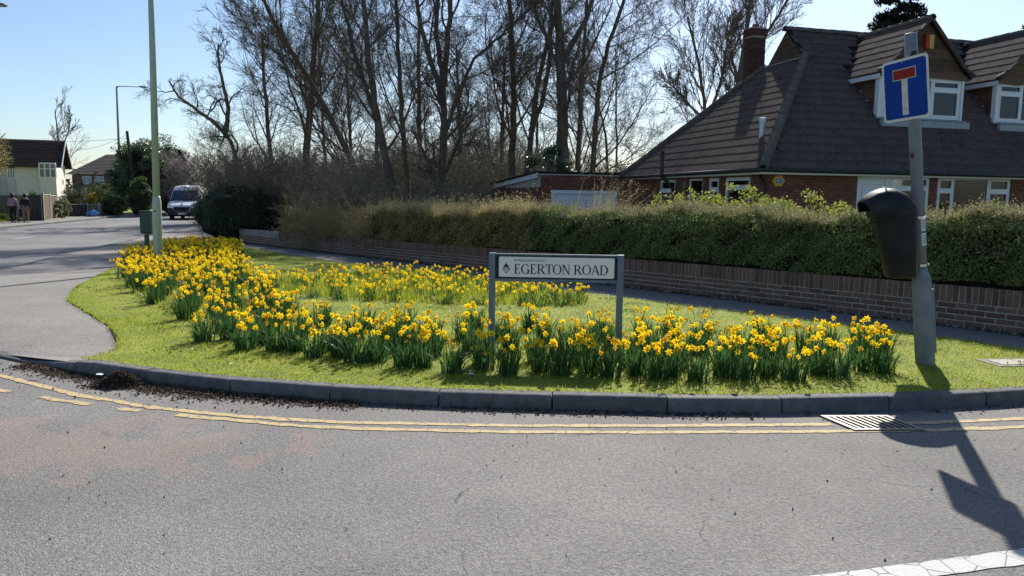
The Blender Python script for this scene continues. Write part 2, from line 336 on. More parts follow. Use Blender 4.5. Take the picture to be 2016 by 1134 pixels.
# a flush edging along the main road
mb=MB()
ke=resample(MAIN_NEAR,.915)
for i in range(len(ke)-1):
    a,b=ke[i],ke[i+1]; d=(b-a)/np.linalg.norm(b-a); n=np.array([d[1],-d[0]]); a=a+d*.006;b=b-d*.006
    V=[(p[0]+n[0]*o,p[1]+n[1]*o,Tz(p[1])+z) for p in (a,b) for (o,z) in ((0,-.05),(.0,.085),(.02,.106),(.125,.106),(.125,-.05))]
    mb.add(V,[(j,j+5,j+6,j+1) for j in range(4)]+[(4,3,2,1,0),(5,6,7,8,9)])
struct(mb.obj('main_road_kerb',KS))
mb=MB(); ke=resample(MAIN_FAR,.915)
for i in range(len(ke)-1):
    a,b=ke[i],ke[i+1]; d=(b-a)/np.linalg.norm(b-a); n=np.array([-d[1],d[0]]); a=a+d*.006;b=b-d*.006
    V=[(p[0]+n[0]*o,p[1]+n[1]*o,Tz(p[1])+z) for p in (a,b) for (o,z) in ((0,-.05),(.0,.09),(.02,.11),(.125,.11),(.125,-.05))]
    mb.add(V,[(j,j+5,j+6,j+1) for j in range(4)]+[(4,3,2,1,0),(5,6,7,8,9)])
struct(mb.obj('far_kerb',KS))
# painted lines
YEL=worn_paint('yellow_paint',(.56,.43,.22),(.22,.2,.17),.55); WHT=worn_paint('white_paint',(.6,.59,.56),(.2,.2,.19),.6)
sr=bpy.data.objects['side_road']; mr_=bpy.data.objects['main_road']
def line(name,pts,w,m,parent,off,rag=.006):
    P=resample(pts,.07); rr=np.random.default_rng(len(P)); V=[]
    for i,p in enumerate(P):
        d=P[min(i+1,len(P)-1)]-P[max(i-1,0)]; d/=np.linalg.norm(d); n=np.array([-d[1],d[0]])
        for s in (-1,1):
            q=p+n*s*(w/2+rr.normal(0,rag)); V.append((q[0],q[1],Tz(q[1])+off))
    return mk(name,V,[np.array([(2*i,2*i+2,2*i+3,2*i+1) for i in range(len(P)-1)])],m,parent)
Y1=[(-6.5,7.9),(-5.5,7.3),(-4.7,6.85),(-3.63,6.21),(-2.86,5.87),(-2.11,5.66),(-1.29,5.53),(-.02,5.5),(1.12,5.54),(2.44,5.63),(3.2,5.70),(4.04,5.85),(5.2,6.15),(7.5,6.95),(9,7.6)]
Y2=[(-6.4,7.55),(-5.4,6.95),(-4.39,6.35),(-3.7,6.05),(-3.13,5.84),(-2.62,5.68),(-1.51,5.42),(-1.13,5.385),(-.02,5.345),(1.09,5.38),(2.21,5.44),(3.2,5.52),(3.88,5.62),(5.2,5.95),(7.5,6.75),(9,7.4)]
def cut(pts,x0,x1):
    P=resample(pts,.05); return [tuple(p) for p in P if x0<=p[0]<=x1]
for x0,x1 in ((-6.5,2.50),(2.98,9)): line('yellow_line',cut(Y1,x0,x1),.066,YEL,sr,.004)
for x0,x1 in ((-6.4,-4.18),(-3.88,-3.28),(-3.12,-2.8),(-2.6,9)): line('yellow_line',cut(Y2,x0,x1),.066,YEL,sr,.004)
line('white_line',[(1.0,3.12),(1.7,3.29),(2.5,3.50),(3.3,3.76),(4.2,4.1),(5.5,4.7)],.13,WHT,sr,.004,.003)
for (a,b) in (((-20.75,31.7),(-21.67,35.8)),((-22.1,37.7),(-22.96,41.6)),((-23.81,44.8),(-24.3,47.1)),((-19.0,24),(-19.9,28.0)),((-25.2,50.5),(-25.9,54))): line('white_line',[a,b],.1,WHT,mr_,.010,.002)
0 and line('pavement_joint',[(-5.4,9.2),(-7.2,9.9),(-9.4,13)],.03,mat('tar',[(.06,.06,.06)]),bpy.data.objects['pavement'],.115 if False else .108)
# drain grate in the gutter
DK=mat('dark_void',[(.01,.01,.01)],rough=1)
IR=mat('worn_iron',[(.12,.105,.095),(.24,.22,.2),(.19,.14,.11)],rough=.5,scale=25,spec=.5,metal=.5,bump=.3)
gr=empty('drain_grate',(2.76,5.665,.0),R(3),'slotted iron drain grate set in the gutter on the yellow line','drain grate')
MB().box(-.27,.27,-.19,.19,.001,.005).obj('pit',DK,gr)
mb=MB(); fr_=[(-.29,-.2),(.2,-.2),(.29,.2),(-.2,.2)]
Msh=Matrix(((1,-.24,0,0),(0,1,0,0),(0,0,1,0),(0,0,0,1)))
mb.box(-.27,.27,-.185,-.155,.003,.014,M=Msh).box(-.27,.27,.155,.185,.003,.014,M=Msh).box(-.27,-.235,-.155,.155,.003,.014,M=Msh).box(.235,.27,-.155,.155,.003,.014,M=Msh)
mb.obj('frame',IR,gr)
for i in range(8):
    x=-.195+i*.0557
    MB().box(x-.0105,x+.0105,-.155,.155,.004,.013,M=Msh).obj('bar',IR,gr)
for c in gr.children:
    if c.name.startswith('pit'): c.data.transform(Msh)
# access cover in the grass at the right
sl=empty('access_cover',(5.1,7.42,.118),R(8),'pale concrete access cover sunk in the grass right of the leaning sign pole','access cover')
MB().box(-.42,.5,-.17,.17,-.02,.006).obj('frame',PAVE,sl,bevel=.006); MB().box(-.33,.41,-.11,.11,.006,.010).obj('lid',mat('cover_lid',[(.3,.27,.23),(.42,.38,.33)],scale=15,bump=.4),sl)
# ================================================================== boundary wall, brick by brick
BRICK=mat('dark_brick',[(.085,.052,.044),(.15,.085,.066),(.21,.12,.09),(.12,.09,.078)],rough=.85,scale=18,rw=.65,bump=.5,bscale=90,spec=.2)
MORT=mat('mortar',[(.36,.34,.30),(.55,.52,.47)],rough=.95,scale=12,bump=.5)
PBRK=mat('painted_brick',[(.15,.12,.11),(.3,.27,.25),(.38,.35,.33)],rough=.85,scale=14,rw=.5)
def brick_meshes(l,d,h,m,n=4,seed=1):
    rr=np.random.default_rng(seed); out=[]
    for i in range(n):
        V=np.array([(x,y,z) for z in (-h/2,h/2) for y in (-d/2,d/2) for x in (-l/2,l/2)]); V+=rr.normal(0,.0018,V.shape)
        me=bpy.data.meshes.new('brick'); me.from_pydata(V.tolist(),[],[(0,2,3,1),(4,5,7,6),(0,1,5,4),(2,6,7,3),(0,4,6,2),(1,3,7,5)]); me.materials.append(m); out.append(me)
    return out
def pieces(name, mesh_of, places, parent, view, nmax=300, rest_name=None, mats=None):
    """places: list of (kind, Matrix in parent space); the nmax nearest to view become objects, the rest one mesh"""
    key=sorted(range(len(places)),key=lambda i:(places[i][1].translation-view).length)
    rest={}
    for k,i in enumerate(key):
        kind,M=places[i]; me=mesh_of[kind][random.randrange(len(mesh_of[kind]))]
        if k<nmax:
            o=link(name,me,parent); o.matrix_local=M
        else: rest.setdefault(me.materials[0].name,[]).append((me,M))
    for mn,l in rest.items():
        Vs=[];Fs=[];n=0; cache={}
        for me,M in l:
            if me.name not in cache:
                v=np.empty(len(me.vertices)*3,np.float32); me.vertices.foreach_get('co',v); cache[me.name]=(v.reshape(-1,3),[tuple(p.vertices) for p in me.polygons])
            v,f=cache[me.name]; A=np.array(M); Vs.append(v@A[:3,:3].T+A[:3,3]); Fs.append((n,f)); n+=len(v)
        byk={}
        for n0,f in Fs:
            for p in f: byk.setdefault(len(p),[]).append([i+n0 for i in p])
        stuff(mk(rest_name or name+'s_beyond',np.concatenate(Vs),[np.array(x) for x in byk.values()],bpy.data.materials[mn],parent))
wall=empty('boundary_wall',(W0[0],W0[1],0),math.atan2(WD[1],WD[0]),'low dark brick garden wall topped by a course of upright bricks below the hedge','wall')
# local x runs along the wall, -y... street side is +y (left of direction) or -y: compute
_sd = 1 if np.dot(np.array([-WD[1],WD[0]]),WN)>0 else -1
VIEW=wall.matrix_world.inverted()@Vector((0,0,1.7)) if False else Matrix.Translation((W0[0],W0[1],0)) @ Matrix.Rotation(math.atan2(WD[1],WD[0]),4,'Z')
VIEW=VIEW.inverted()@Vector((0,0,1.7))
bk={'s':brick_meshes(.210,.1,.061,BRICK,4,1),'v':brick_meshes(.060,.1,.213,BRICK,4,2),'w':brick_meshes(.060,.1,.215,PBRK,3,3)}
pl=[]
LEN0,LEN1=-2.2,26.6
def wz(l): return Tz(W0[1]+WD[1]*l)+.10
l=LEN0
while l<LEN1:
    kind='w' if l>22.7 else 'v'
    pl.append((kind,Matrix.Translation((l,random.uniform(-.003,.003)*_sd,wz(l)+.30+.02+.1075))@Matrix.Rotation(random.gauss(0,.012),4,'Y')@Matrix.Rotation(random.gauss(0,.01),4,'Z')))
    l+=.0765
for c in range(4):
    l=LEN0+(.1125 if c%2 else 0)
    while l<LEN1:
        pl.append(('s',Matrix.Translation((l,random.uniform(-.003,.003),wz(l)+.02+c*.075+.0345))@Matrix.Rotation(random.gauss(0,.006)-.0,4,'Y'))); l+=.228
pieces('brick',bk,pl,wall,VIEW,300,'bricks_beyond')
mb=MB(); xs=np.arange(LEN0-.1,LEN1+.1,.9)
for a,b in zip(xs[:-1],xs[1:]):
    V=[(l,y,wz(l)+z) for l in (a,b) for (y,z) in ((-.040,-.2),(.040,-.2),(.040,.53),(-.040,.53))]
    mb.add(V,[(0,1,5,4),(1,2,6,5),(2,3,7,6),(3,0,4,7)])
mb.obj('mortar',MORT,wall)
# weeds / dirt at the foot of the wall
rr=np.random.default_rng(5)
n=2600; L=rr.uniform(-2,26,n); o=np.abs(rr.normal(0,.05,n))+.06
B=np.stack([W0[0]+WD[0]*L+WN[0]*o,W0[1]+WD[1]*L+WN[1]*o,0*L],1); B[:,2]=T(B[:,1])+.102
V,Q,Tr=blades(B,.05,.012,.8,rr)
V2,Q2=leaves(B+rr.normal(0,.02,B.shape)*[1,1,.2]+[0,0,.012],.035,rr)
WEED=mat('wall_foot_weeds',[(.05,.035,.02),(.09,.07,.03),(.05,.08,.02)],rw=.8,trans=.3)
_c=cat((V,[Q,Tr]),(V2,[Q2])); tag(stuff(mk('wall_foot_weeds',*_c,WEED)),'brown weeds and dead leaves along the foot of the brick wall','weeds')

# ================================================================== hedges and shrubs
HDG=mat('hedge_leaf',[(.10,.155,.046),(.175,.25,.075),(.27,.33,.12),(.29,.25,.15)],rough=.55,rw=.9,trans=.4,spec=.4)
HTIP=mat('hedge_tip',[(.20,.14,.09),(.32,.26,.15),(.22,.23,.08),(.42,.35,.25)],rough=.6,rw=.9,trans=.35)
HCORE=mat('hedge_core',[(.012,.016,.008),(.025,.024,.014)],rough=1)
STRAW=mat('straw',[(.36,.29,.14),(.48,.40,.22),(.32,.29,.12)],rough=.7,rw=.9,trans=.4)
OLIVE=mat('olive_leaf',[(.18,.18,.05),(.29,.25,.08),(.38,.31,.13),(.44,.36,.20)],rough=.6,rw=.9,trans=.35)
TWIG=mat('twig_brown',[(.06,.045,.035),(.11,.08,.065),(.14,.10,.09)],rough=.85,rw=.7)
def hed(l,n,z,rr=None):
    """points along the wall: l along, n behind the wall, z above pavement"""
    X=W0[0]+WD[0]*l-WN[0]*n; Y=W0[1]+WD[1]*l-WN[1]*n
    return np.stack([X,Y,T(Y)+.10+z],1)
def ripple(l,s=1.0): return .05*np.sin(l*1.3*s+1)+.04*np.sin(l*3.7*s)+.03*np.sin(l*7.9*s+2)
def hedge(name,l0,l1,h,d0,d1,nf,nt,ntip,leafm,tipm,label,seed,size=.04,tiph=.12):
    rr=np.random.default_rng(seed)
    root=empty(name,tuple(hed(np.array([(l0+l1)/2]),np.array([(d0+d1)/2]),np.array([0.]))[0]),0,label,'hedge')
    loc=np.array(root.location)
    # leaves on the street face (denser near), top and back
    u=rr.beta(1,1.25,nf); l=l0+(l1-l0)*u
    zz=rr.uniform(.40,1,nf)*h; z=zz+ripple(l)*zz/h
    bulge=.06*np.sin(l*9.1+zz*11)*np.sin(l*4.3)+.10*np.sin(zz/h*math.pi)+.05*np.sin(l*2.1+zz*3)+.04*np.sin(l*5.3-zz*5)
    hol=np.sin(l*3.1+zz*7)*np.sin(l*1.7-zz*4.1+2)+.5*np.sin(l*8.3+zz*13); kp_=(hol>-.75)|(rr.random(nf)<.3)
    bulge=bulge+.03*hol
    P1=hed(l,d0-bulge-rr.exponential(.035,nf)+.09,z)[kp_]
    l=l0+(l1-l0)*rr.beta(1,1.2,nt); nn=rr.uniform(d0-.05,d1,nt)
    P2=hed(l,nn,h+ripple(l)+rr.normal(0,.04,nt)-.25*np.maximum(0,np.abs((nn-(d0+d1)/2)/(d1-d0)*2)-.7))
    V,Q=leaves(np.concatenate([P1,P2])-loc,size,rr,wid=.55)
    mk('foliage',V,[Q],leafm,root)
    l=l0+(l1-l0)*rr.beta(1,1.2,ntip); nn=rr.uniform(d0-.1,d1,ntip)
    base=hed(l,nn,h+ripple(l)-.05+.03*np.sin(l*23))-loc
    hh=rr.gamma(2.2,tiph/2.2,ntip)
    k=5; t=rr.uniform(.25,1,(ntip,k)); sh=base[:,None]+np.stack([rr.normal(0,.02,(ntip,k)),rr.normal(0,.02,(ntip,k)),t*hh[:,None]+.02],-1)
    V,Q=leaves(sh.reshape(-1,3),size*.72,rr,wid=.5,up=.8)
    Vb,Qb,Tb=blades(base,hh+.04,.005,.35,rr)
    mk('new_shoots',*cat((V,[Q]),(Vb,[Qb,Tb])),tipm,root)
    ns=int((l1-l0)*45); l=l0+(l1-l0)*rr.random(ns); zz=rr.uniform(.45,1,ns)*h; o=hed(l,np.full(ns,d0-.02),zz)-loc
    e=o+np.stack([WN[0]*rr.uniform(.02,.14,ns)+WD[0]*rr.normal(0,.08,ns),WN[1]*rr.uniform(.02,.14,ns)+WD[1]*rr.normal(0,.08,ns),rr.uniform(.02,.22,ns)],1)
    Vt,Qt=tubes(np.stack([o,(o+e)/2+rr.normal(0,.012,(ns,3)),e],1),np.tile([[.005,.004,.002]],(ns,1)),3); stuff(mk('stray_twigs',Vt,[Qt],TWIG,root))
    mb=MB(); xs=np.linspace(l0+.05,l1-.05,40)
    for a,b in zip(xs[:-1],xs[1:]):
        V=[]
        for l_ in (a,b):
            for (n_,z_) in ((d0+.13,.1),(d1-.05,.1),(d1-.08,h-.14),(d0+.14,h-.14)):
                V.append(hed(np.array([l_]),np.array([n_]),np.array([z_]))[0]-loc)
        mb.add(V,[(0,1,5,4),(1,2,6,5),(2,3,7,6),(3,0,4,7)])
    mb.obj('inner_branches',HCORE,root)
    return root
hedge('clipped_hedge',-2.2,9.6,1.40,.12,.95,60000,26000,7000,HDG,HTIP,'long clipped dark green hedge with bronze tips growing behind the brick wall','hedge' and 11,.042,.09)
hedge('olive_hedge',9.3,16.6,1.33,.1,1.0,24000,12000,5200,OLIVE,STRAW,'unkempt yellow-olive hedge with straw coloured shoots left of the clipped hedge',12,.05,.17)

def bush(name,c,rad,n,leafm,label,seed,size=.06,clus=60,catg='shrub',stems=10,group=None,shell=.35,twigm=None,core=None):
    """leafy bush: clustered leaves in an ellipsoid plus stems; c at ground level of the bush centre"""
    rr=np.random.default_rng(seed); root=empty(name,c,0,label,catg,group); rad=np.array(rad,float)
    cc=rvec(rr,clus)*(1-shell*rr.random((clus,1))); cc[:,2]=np.abs(cc[:,2])*1.0 if False else cc[:,2]
    cen=np.array([0,0,rad[2]]); cc=cc*rad*.85+cen
    cs=rr.uniform(.16,.34,clus)*rad.mean()
    idx=rr.integers(0,clus,n); P=cc[idx]+rvec(rr,n)*(cs[idx]*rr.random(n)**.4)[:,None]*np.array([1,1,.8])
    P=P[P[:,2]>.02]
    V,Q=leaves(P,size,rr,wid=.5); mk('foliage',V,[Q],leafm,root)
    S=[]
    m=stems; a=rr.uniform(0,6.28,m)
    tip=cc[rr.integers(0,clus,m)]; b=np.stack([np.cos(a)*.15,np.sin(a)*.15,0*a-.1],1)*[1,1,1]
    t=np.linspace(0,1,5)[None,:,None]; Pp=b[:,None]*(1-t)+tip[:,None]*t; Pp[:,1:-1]+=rr.normal(0,.05,(m,3,3))*rad.mean()*.4
    rad_=np.linspace(.035,.008,5)[None]*np.ones((m,1))*rad.mean()**.5
    V,Q=tubes(Pp,rad_,5); mk('stems',V,[Q],twigm or TWIG,root)
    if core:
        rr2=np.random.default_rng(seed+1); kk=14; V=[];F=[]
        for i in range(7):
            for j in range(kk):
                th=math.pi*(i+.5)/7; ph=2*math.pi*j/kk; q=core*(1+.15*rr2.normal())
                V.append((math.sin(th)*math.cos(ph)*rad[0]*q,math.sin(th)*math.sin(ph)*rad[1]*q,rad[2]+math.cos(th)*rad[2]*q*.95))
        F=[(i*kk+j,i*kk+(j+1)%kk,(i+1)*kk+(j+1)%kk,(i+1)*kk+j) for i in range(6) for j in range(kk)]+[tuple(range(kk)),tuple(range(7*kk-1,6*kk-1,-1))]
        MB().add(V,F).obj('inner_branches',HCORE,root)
    return root
# ================================================================== trees
BARK=mat('bark_grey',[(.075,.064,.05),(.13,.11,.085),(.18,.15,.115)],rough=.95,scale=3,bump=.8,bscale=12,bdist=.05,spec=.1)
BARK2=mat('bark_pale',[(.14,.11,.085),(.22,.175,.135)],rough=.95,scale=3,rw=.3,spec=.1)
TW=mat('tree_twig',[(.12,.095,.072),(.20,.165,.125)],rough=.9,rw=.6,spec=.1)
def smooth_poly(pts,n):
    P=np.array(pts,float); s=np.concatenate([[0],np.cumsum(np.linalg.norm(np.diff(P,axis=0),axis=1))]); q=np.linspace(0,s[-1],n)
    X=np.stack([np.interp(q,s,P[:,i]) for i in range(3)],1)
    for _ in range(2): X[1:-1]=.25*X[:-2]+.5*X[1:-1]+.25*X[2:]
    return X
def grow_level(rr,P0,D0,L,n,wander,trop):
    B=len(P0); P=np.empty((B,n,3)); P[:,0]=P0; d=D0.copy()
    for i in range(1,n):
        d=d+rr.normal(0,wander,(B,3))+np.array([0,0,trop]); d/=np.linalg.norm(d,axis=1,keepdims=True)
        P[:,i]=P[:,i-1]+d*(L/(n-1))[:,None]
    return P
def children(rr,P,Rd,Ln,m,t0,ang,lr,rrad,t1=1.,side=0):
    B,n,_=P.shape; t=t0+(t1-t0)*((np.arange(m)[None]+rr.random((B,m)))/m); x=t*(n-1); i=np.minimum(x.astype(int),n-2); f=(x-i)
    b=np.arange(B)[:,None]; p=P[b,i]*(1-f[...,None])+P[b,i+1]*f[...,None]
    tan=P[b,i+1]-P[b,i]; tan/=np.linalg.norm(tan,axis=2,keepdims=True)+1e-9
    q=rr.normal(size=tan.shape); q[...,2]+=side; q-=tan*(q*tan).sum(2,keepdims=True); q/=np.linalg.norm(q,axis=2,keepdims=True)+1e-9
    a=ang*rr.uniform(.65,1.3,(B,m))[...,None]; d=tan*np.cos(a)+q*np.sin(a)
    rad=Rd[b,i]*(1-f)+Rd[b,i+1]*f
    l=Ln[:,None]*lr*rr.uniform(.6,1.25,(B,m))*(1.15-.55*t)
    return p.reshape(-1,3),d.reshape(-1,3),l.ravel(),(rad*rrad).ravel()
def tree_geo(rr,trunk,r0,spec,k0=9,tip=.35):
    """trunk: list of polylines; returns trunk bundle, limb bundle, twig bundle"""
    n=24; P=np.stack([smooth_poly(t,n) for t in trunk]); P[:,1:]+=rr.normal(0,.02,(len(P),n-1,3))
    ln=np.linalg.norm(np.diff(P,axis=1),axis=2).sum(1)
    t=np.linspace(0,1,n); rad=np.array(r0)[:,None]*((1-t)*(1-tip)+tip+.35*np.exp(-t*22))[None]
    tr=tubes(P,rad,k0); limbs=[];tw=[]
    PP,RR,LL=P,rad,ln
    for li,s in enumerate(spec):
        p,d,l,r=children(rr,PP,RR,LL,s['m'],s['t0'],s['ang'],s['lr'],s['rr'],side=s.get('side',0))
        r=np.maximum(r,s['rmin']); nn=s['n']
        Q=grow_level(rr,p,d,l,nn,s['w'],s['up'])
        rd=r[:,None]*np.linspace(1,s.get('tip',.3),nn)[None]
        (limbs if li<s.get('limb',2) and li<2 else tw).append(tubes(Q,rd,s['k']))
        PP,RR,LL=Q,rd,l
    return tr,limbs,tw
def bundle(l): return cat(*[(V,[Q]) for V,Q in l])
def tree(name,trunk,r0,spec,label,seed,group=None,bark=None,base=None,twm=None,catg='tree'):
    rr=np.random.default_rng(seed); b=np.array(base if base is not None else trunk[0][0],float)
    tr,li,tw=tree_geo(rr,[np.array(t)-b for t in trunk],r0,spec)
    root=empty(name,tuple(b),0,label,catg,group)
    mk('trunk',*cat((tr[0],[tr[1]])),bark or BARK,root,smooth=True)
    if li: mk('limbs',*bundle(li),bark or BARK,root,smooth=True)
    mk('crown',*bundle(tw),twm or TW,root)
    return root
def copy_tree(src,loc,rz,sc,label,group=None):
    r=src.copy(); COL.objects.link(r); r.location=loc; r.rotation_euler=(0,0,rz); r.scale=sc; r['label']=label
    if group: r['group']=group
    elif 'group' in r: del r['group']
    for c in src.children:
        d=c.copy(); COL.objects.link(d); d.parent=r
    return r
BIG=[dict(m=16,t0=.22,ang=.68,lr=.36,rr=.40,rmin=.03,n=9,w=.12,up=.13,k=6,tip=.25),
     dict(m=7,t0=.22,ang=.75,lr=.50,rr=.5,rmin=.014,n=7,w=.20,up=.04,k=4),
     dict(m=9,t0=.12,ang=.75,lr=.56,rr=.55,rmin=.0085,n=5,w=.2,up=.02,k=3,tip=.55),
     dict(m=7,t0=.12,ang=.7,lr=.62,rr=.65,rmin=.0055,n=2,w=.15,up=.03,k=3,tip=.45)]
def bigspec(**kw):
    s=[dict(x) for x in BIG]
    for k,v in kw.items(): s[0][k]=v
    return s
def px(x,y,Y):
    """pixel of the 2016-wide photograph at distance Y -> point (survey of the site)"""
    a=x-1008.;b=567.-y;c,s=math.cos(ROLL),math.sin(ROLL)
    u=(a*c-b*s)/F_PX;v=(a*s+b*c)/F_PX;cp,sp=math.cos(PITCH),math.sin(PITCH)
    d=(u,cp+v*sp,-sp+v*cp); t=Y/d[1]; return (t*d[0],Y,CAM_H+t*d[2])
def tline(pts,Y,base_drop=True,extra=None,lean=0):
    P=[list(px(x,y,Y)) for x,y in pts]
    g=Tz(Y)-.1
    if base_drop:
        d=[P[0][i]-P[1][i] for i in range(3)]; k=(P[0][2]-g)/(-d[2]) if d[2]<-.01 else 0
        k=min(k,8); P=[[P[0][0]+d[0]*k*.4,P[0][1],g]]+P
    if extra: P.append([P[-1][0]+extra[0],P[-1][1]+extra[1],P[-1][2]+extra[2]])
    for i,p in enumerate(P): p[1]+=lean*(p[2]-g)
    return P
TREES=[]
def T1(*a,**k): t=tree(*a,**k); TREES.append(t); return t
# the left, many-limbed tree whose branches sweep out over the road
T1('bare_tree',[tline([(700,330),(655,240),(610,160),(560,80),(515,0)],36,extra=(-.4,.3,2.5))],[.19],
   [dict(m=24,t0=.12,ang=.72,lr=.42,rr=.30,rmin=.03,n=10,w=.07,up=.09,k=6,tip=.2),dict(m=9,t0=.2,ang=.5,lr=.42,rr=.5,rmin=.013,n=7,w=.10,up=.05,k=4),dict(m=9,t0=.12,ang=.55,lr=.55,rr=.55,rmin=.010,n=5,w=.12,up=.04,k=3,tip=.5),dict(m=6,t0=.12,ang=.55,lr=.6,rr=.6,rmin=.007,n=2,w=.1,up=.04,k=3)],
   'bare tree with long branches sweeping up to the left, at the wood\'s left end',21)
T1('bare_tree',[tline([(602,320),(612,200),(618,100),(628,0)],39,extra=(.15,.2,2.5))],[.23],bigspec(m=15,t0=.28),'straight bare trunk just right of the sweeping branched tree',22)
T1('bare_tree',[tline([(778,400),(758,300),(735,190),(722,90),(716,0)],33,extra=(-.15,0,2.5)),tline([(757,300),(735,215),(705,130),(685,50),(672,0)],33,False,extra=(-.4,.3,4))],[.21,.11],bigspec(m=12,t0=.3),'bare tree with a heavy trunk leaning left and a thinner second stem',23)
T1('bare_tree',[tline([(805,400),(795,280),(786,150),(780,0)],34,extra=(0,.1,2.5))],[.15],bigspec(m=13,t0=.3),'slim bare tree with an upright dark trunk right of the leaning double trunk',24)
T1('bare_tree',[tline([(872,390),(872,300),(874,200),(872,140)],35),tline([(872,200),(845,110),(825,40),(815,-60)],35,False,(-.5,.2,2)),tline([(873,170),(880,90),(888,0),(890,-90)],35,False,(.3,.2,2)),tline([(876,260),(905,180),(930,120),(985,70)],35,False,(1.6,.2,1.5)),tline([(872,150),(858,60),(862,-20),(858,-110)],35,False,(0,.4,2))],[.28,.14,.15,.10,.12],
   [dict(m=9,t0=.22,ang=.8,lr=.50,rr=.5,rmin=.03,n=8,w=.2,up=.06,k=6,tip=.3)]+BIG[1:],'large bare tree forking low into several crooked limbs in the middle of the wood',25)
T1('bare_tree',[tline([(1008,330),(1012,220),(1008,110),(1003,0)],38,extra=(-.1,.1,2.5))],[.22],bigspec(m=15,t0=.28),'straight bare trunk left of the curved one, above the garage',26)
T1('bare_tree',[tline([(1040,330),(1048,240),(1060,150),(1085,60),(1100,0)],37,extra=(.5,.1,2.5)),tline([(1045,260),(1075,180),(1083,90),(1088,0)],37,False,(.2,.3,4))],[.17,.12],bigspec(m=10,t0=.3),'bare tree with a trunk curving to the right, behind the garage',27)
T1('bare_tree',[tline([(1108,335),(1108,220),(1103,110),(1098,0)],34,extra=(-.1,.05,2.5)),tline([(1108,120),(1135,70),(1160,30),(1175,-60)],34,False,(.8,.2,3))],[.34,.13],bigspec(m=11,t0=.32,lr=.34),'thickest bare trunk in the wood, standing over the garage roof',28)
T1('bare_tree',[tline([(1168,335),(1172,230),(1185,130),(1215,40),(1240,-30)],36,extra=(.7,.1,2)),tline([(1138,330),(1141,200),(1150,90),(1155,0)],36.4,True,(.2,.2,4))],[.16,.13],
   [dict(m=17,t0=.18,ang=.95,lr=.42,rr=.36,rmin=.025,n=10,w=.08,up=.035,k=6,tip=.2)]+BIG[1:],'bare tree at the right end of the wood with fine branches reaching towards the house',29)
# small crooked oak further off at the left
T1('bare_tree',[tline([(470,330),(455,280),(440,250)],50),tline([(450,270),(420,240),(385,215),(350,190)],50,False,(-.5,0,1)),tline([(445,260),(450,210),(440,170),(430,120)],50,False,(0,0,1))],[.28,.15,.16],
   [dict(m=8,t0=.15,ang=.9,lr=.5,rr=.5,rmin=.04,n=8,w=.3,up=.05,k=5,tip=.3)]+BIG[1:3]+[dict(BIG[3],m=4)],'low crooked bare oak behind the ambulance',30)
# pale trees behind the bungalow
PALE=[dict(m=14,t0=.25,ang=.55,lr=.42,rr=.4,rmin=.028,n=8,w=.09,up=.09,k=5,tip=.25),dict(m=8,t0=.2,ang=.55,lr=.48,rr=.5,rmin=.016,n=6,w=.12,up=.07,k=4),dict(m=7,t0=.15,ang=.55,lr=.5,rr=.55,rmin=.0095,n=4,w=.12,up=.05,k=3,tip=.5),dict(m=4,t0=.2,ang=.5,lr=.5,rr=.6,rmin=.006,n=3,w=.1,up=.05,k=3)]
PALF=[dict(PALE[0],rmin=.035,m=17),dict(PALE[1],rmin=.022,m=9),dict(PALE[2],rmin=.014,m=8),dict(PALE[3],rmin=.009,m=5)]
T1('bare_tree',[tline([(1450,260),(1455,160),(1470,60),(1480,-30)],62,extra=(.3,0,1)),tline([(1452,170),(1500,80),(1540,20)],62,False,(1.5,0,3))],[.34,.17],PALF,'bare tree rising behind the brick chimney of the bungalow',31,bark=BARK2,twm=BARK2)
T1('bare_tree',[tline([(1395,300),(1388,210),(1375,120),(1360,60)],64,extra=(-.3,0,1)),tline([(1392,240),(1420,160),(1432,80),(1440,50)],64,False,(.2,0,.5)),tline([(1390,240),(1350,200),(1325,170)],64,False,(-.8,0,.5))],[.23,.15,.13],PALF,'smaller pale bare tree left of the chimney',32,bark=BARK2,twm=BARK2)
# bare tree beyond the cream house
T1('bare_tree',[tline([(118,330),(116,290),(112,250),(108,215)],95),tline([(117,300),(135,260),(140,225)],95,False)],[.16,.1],[dict(PALE[0],m=10),dict(PALE[1],m=6,rmin=.03),dict(PALE[2],m=5,rmin=.02),dict(PALE[3],m=3,rmin=.013)],'small bare tree behind the cream house roof',33,bark=BARK2,twm=BARK2)
# far trunks filling the depth of the wood: copies
rr=np.random.default_rng(40)
srcs=[TREES[1],TREES[3],TREES[5],TREES[8]]
for i,(x,Y) in enumerate([(540,52),(650,50),(690,58),(745,50),(830,46),(845,60),(905,52),(965,60),(985,50),(1060,54),(1140,52),(1195,56),(915,66)]):
    p=px(x,385,Y); s=srcs[i%4]; k=rr.uniform(.7,.95)
    copy_tree(s,(p[0],Y,Tz(Y)-.1),rr.uniform(0,6.28),(k,k,k),'slender bare tree far back in the wood behind the nearer trunks','trees deep in the wood')

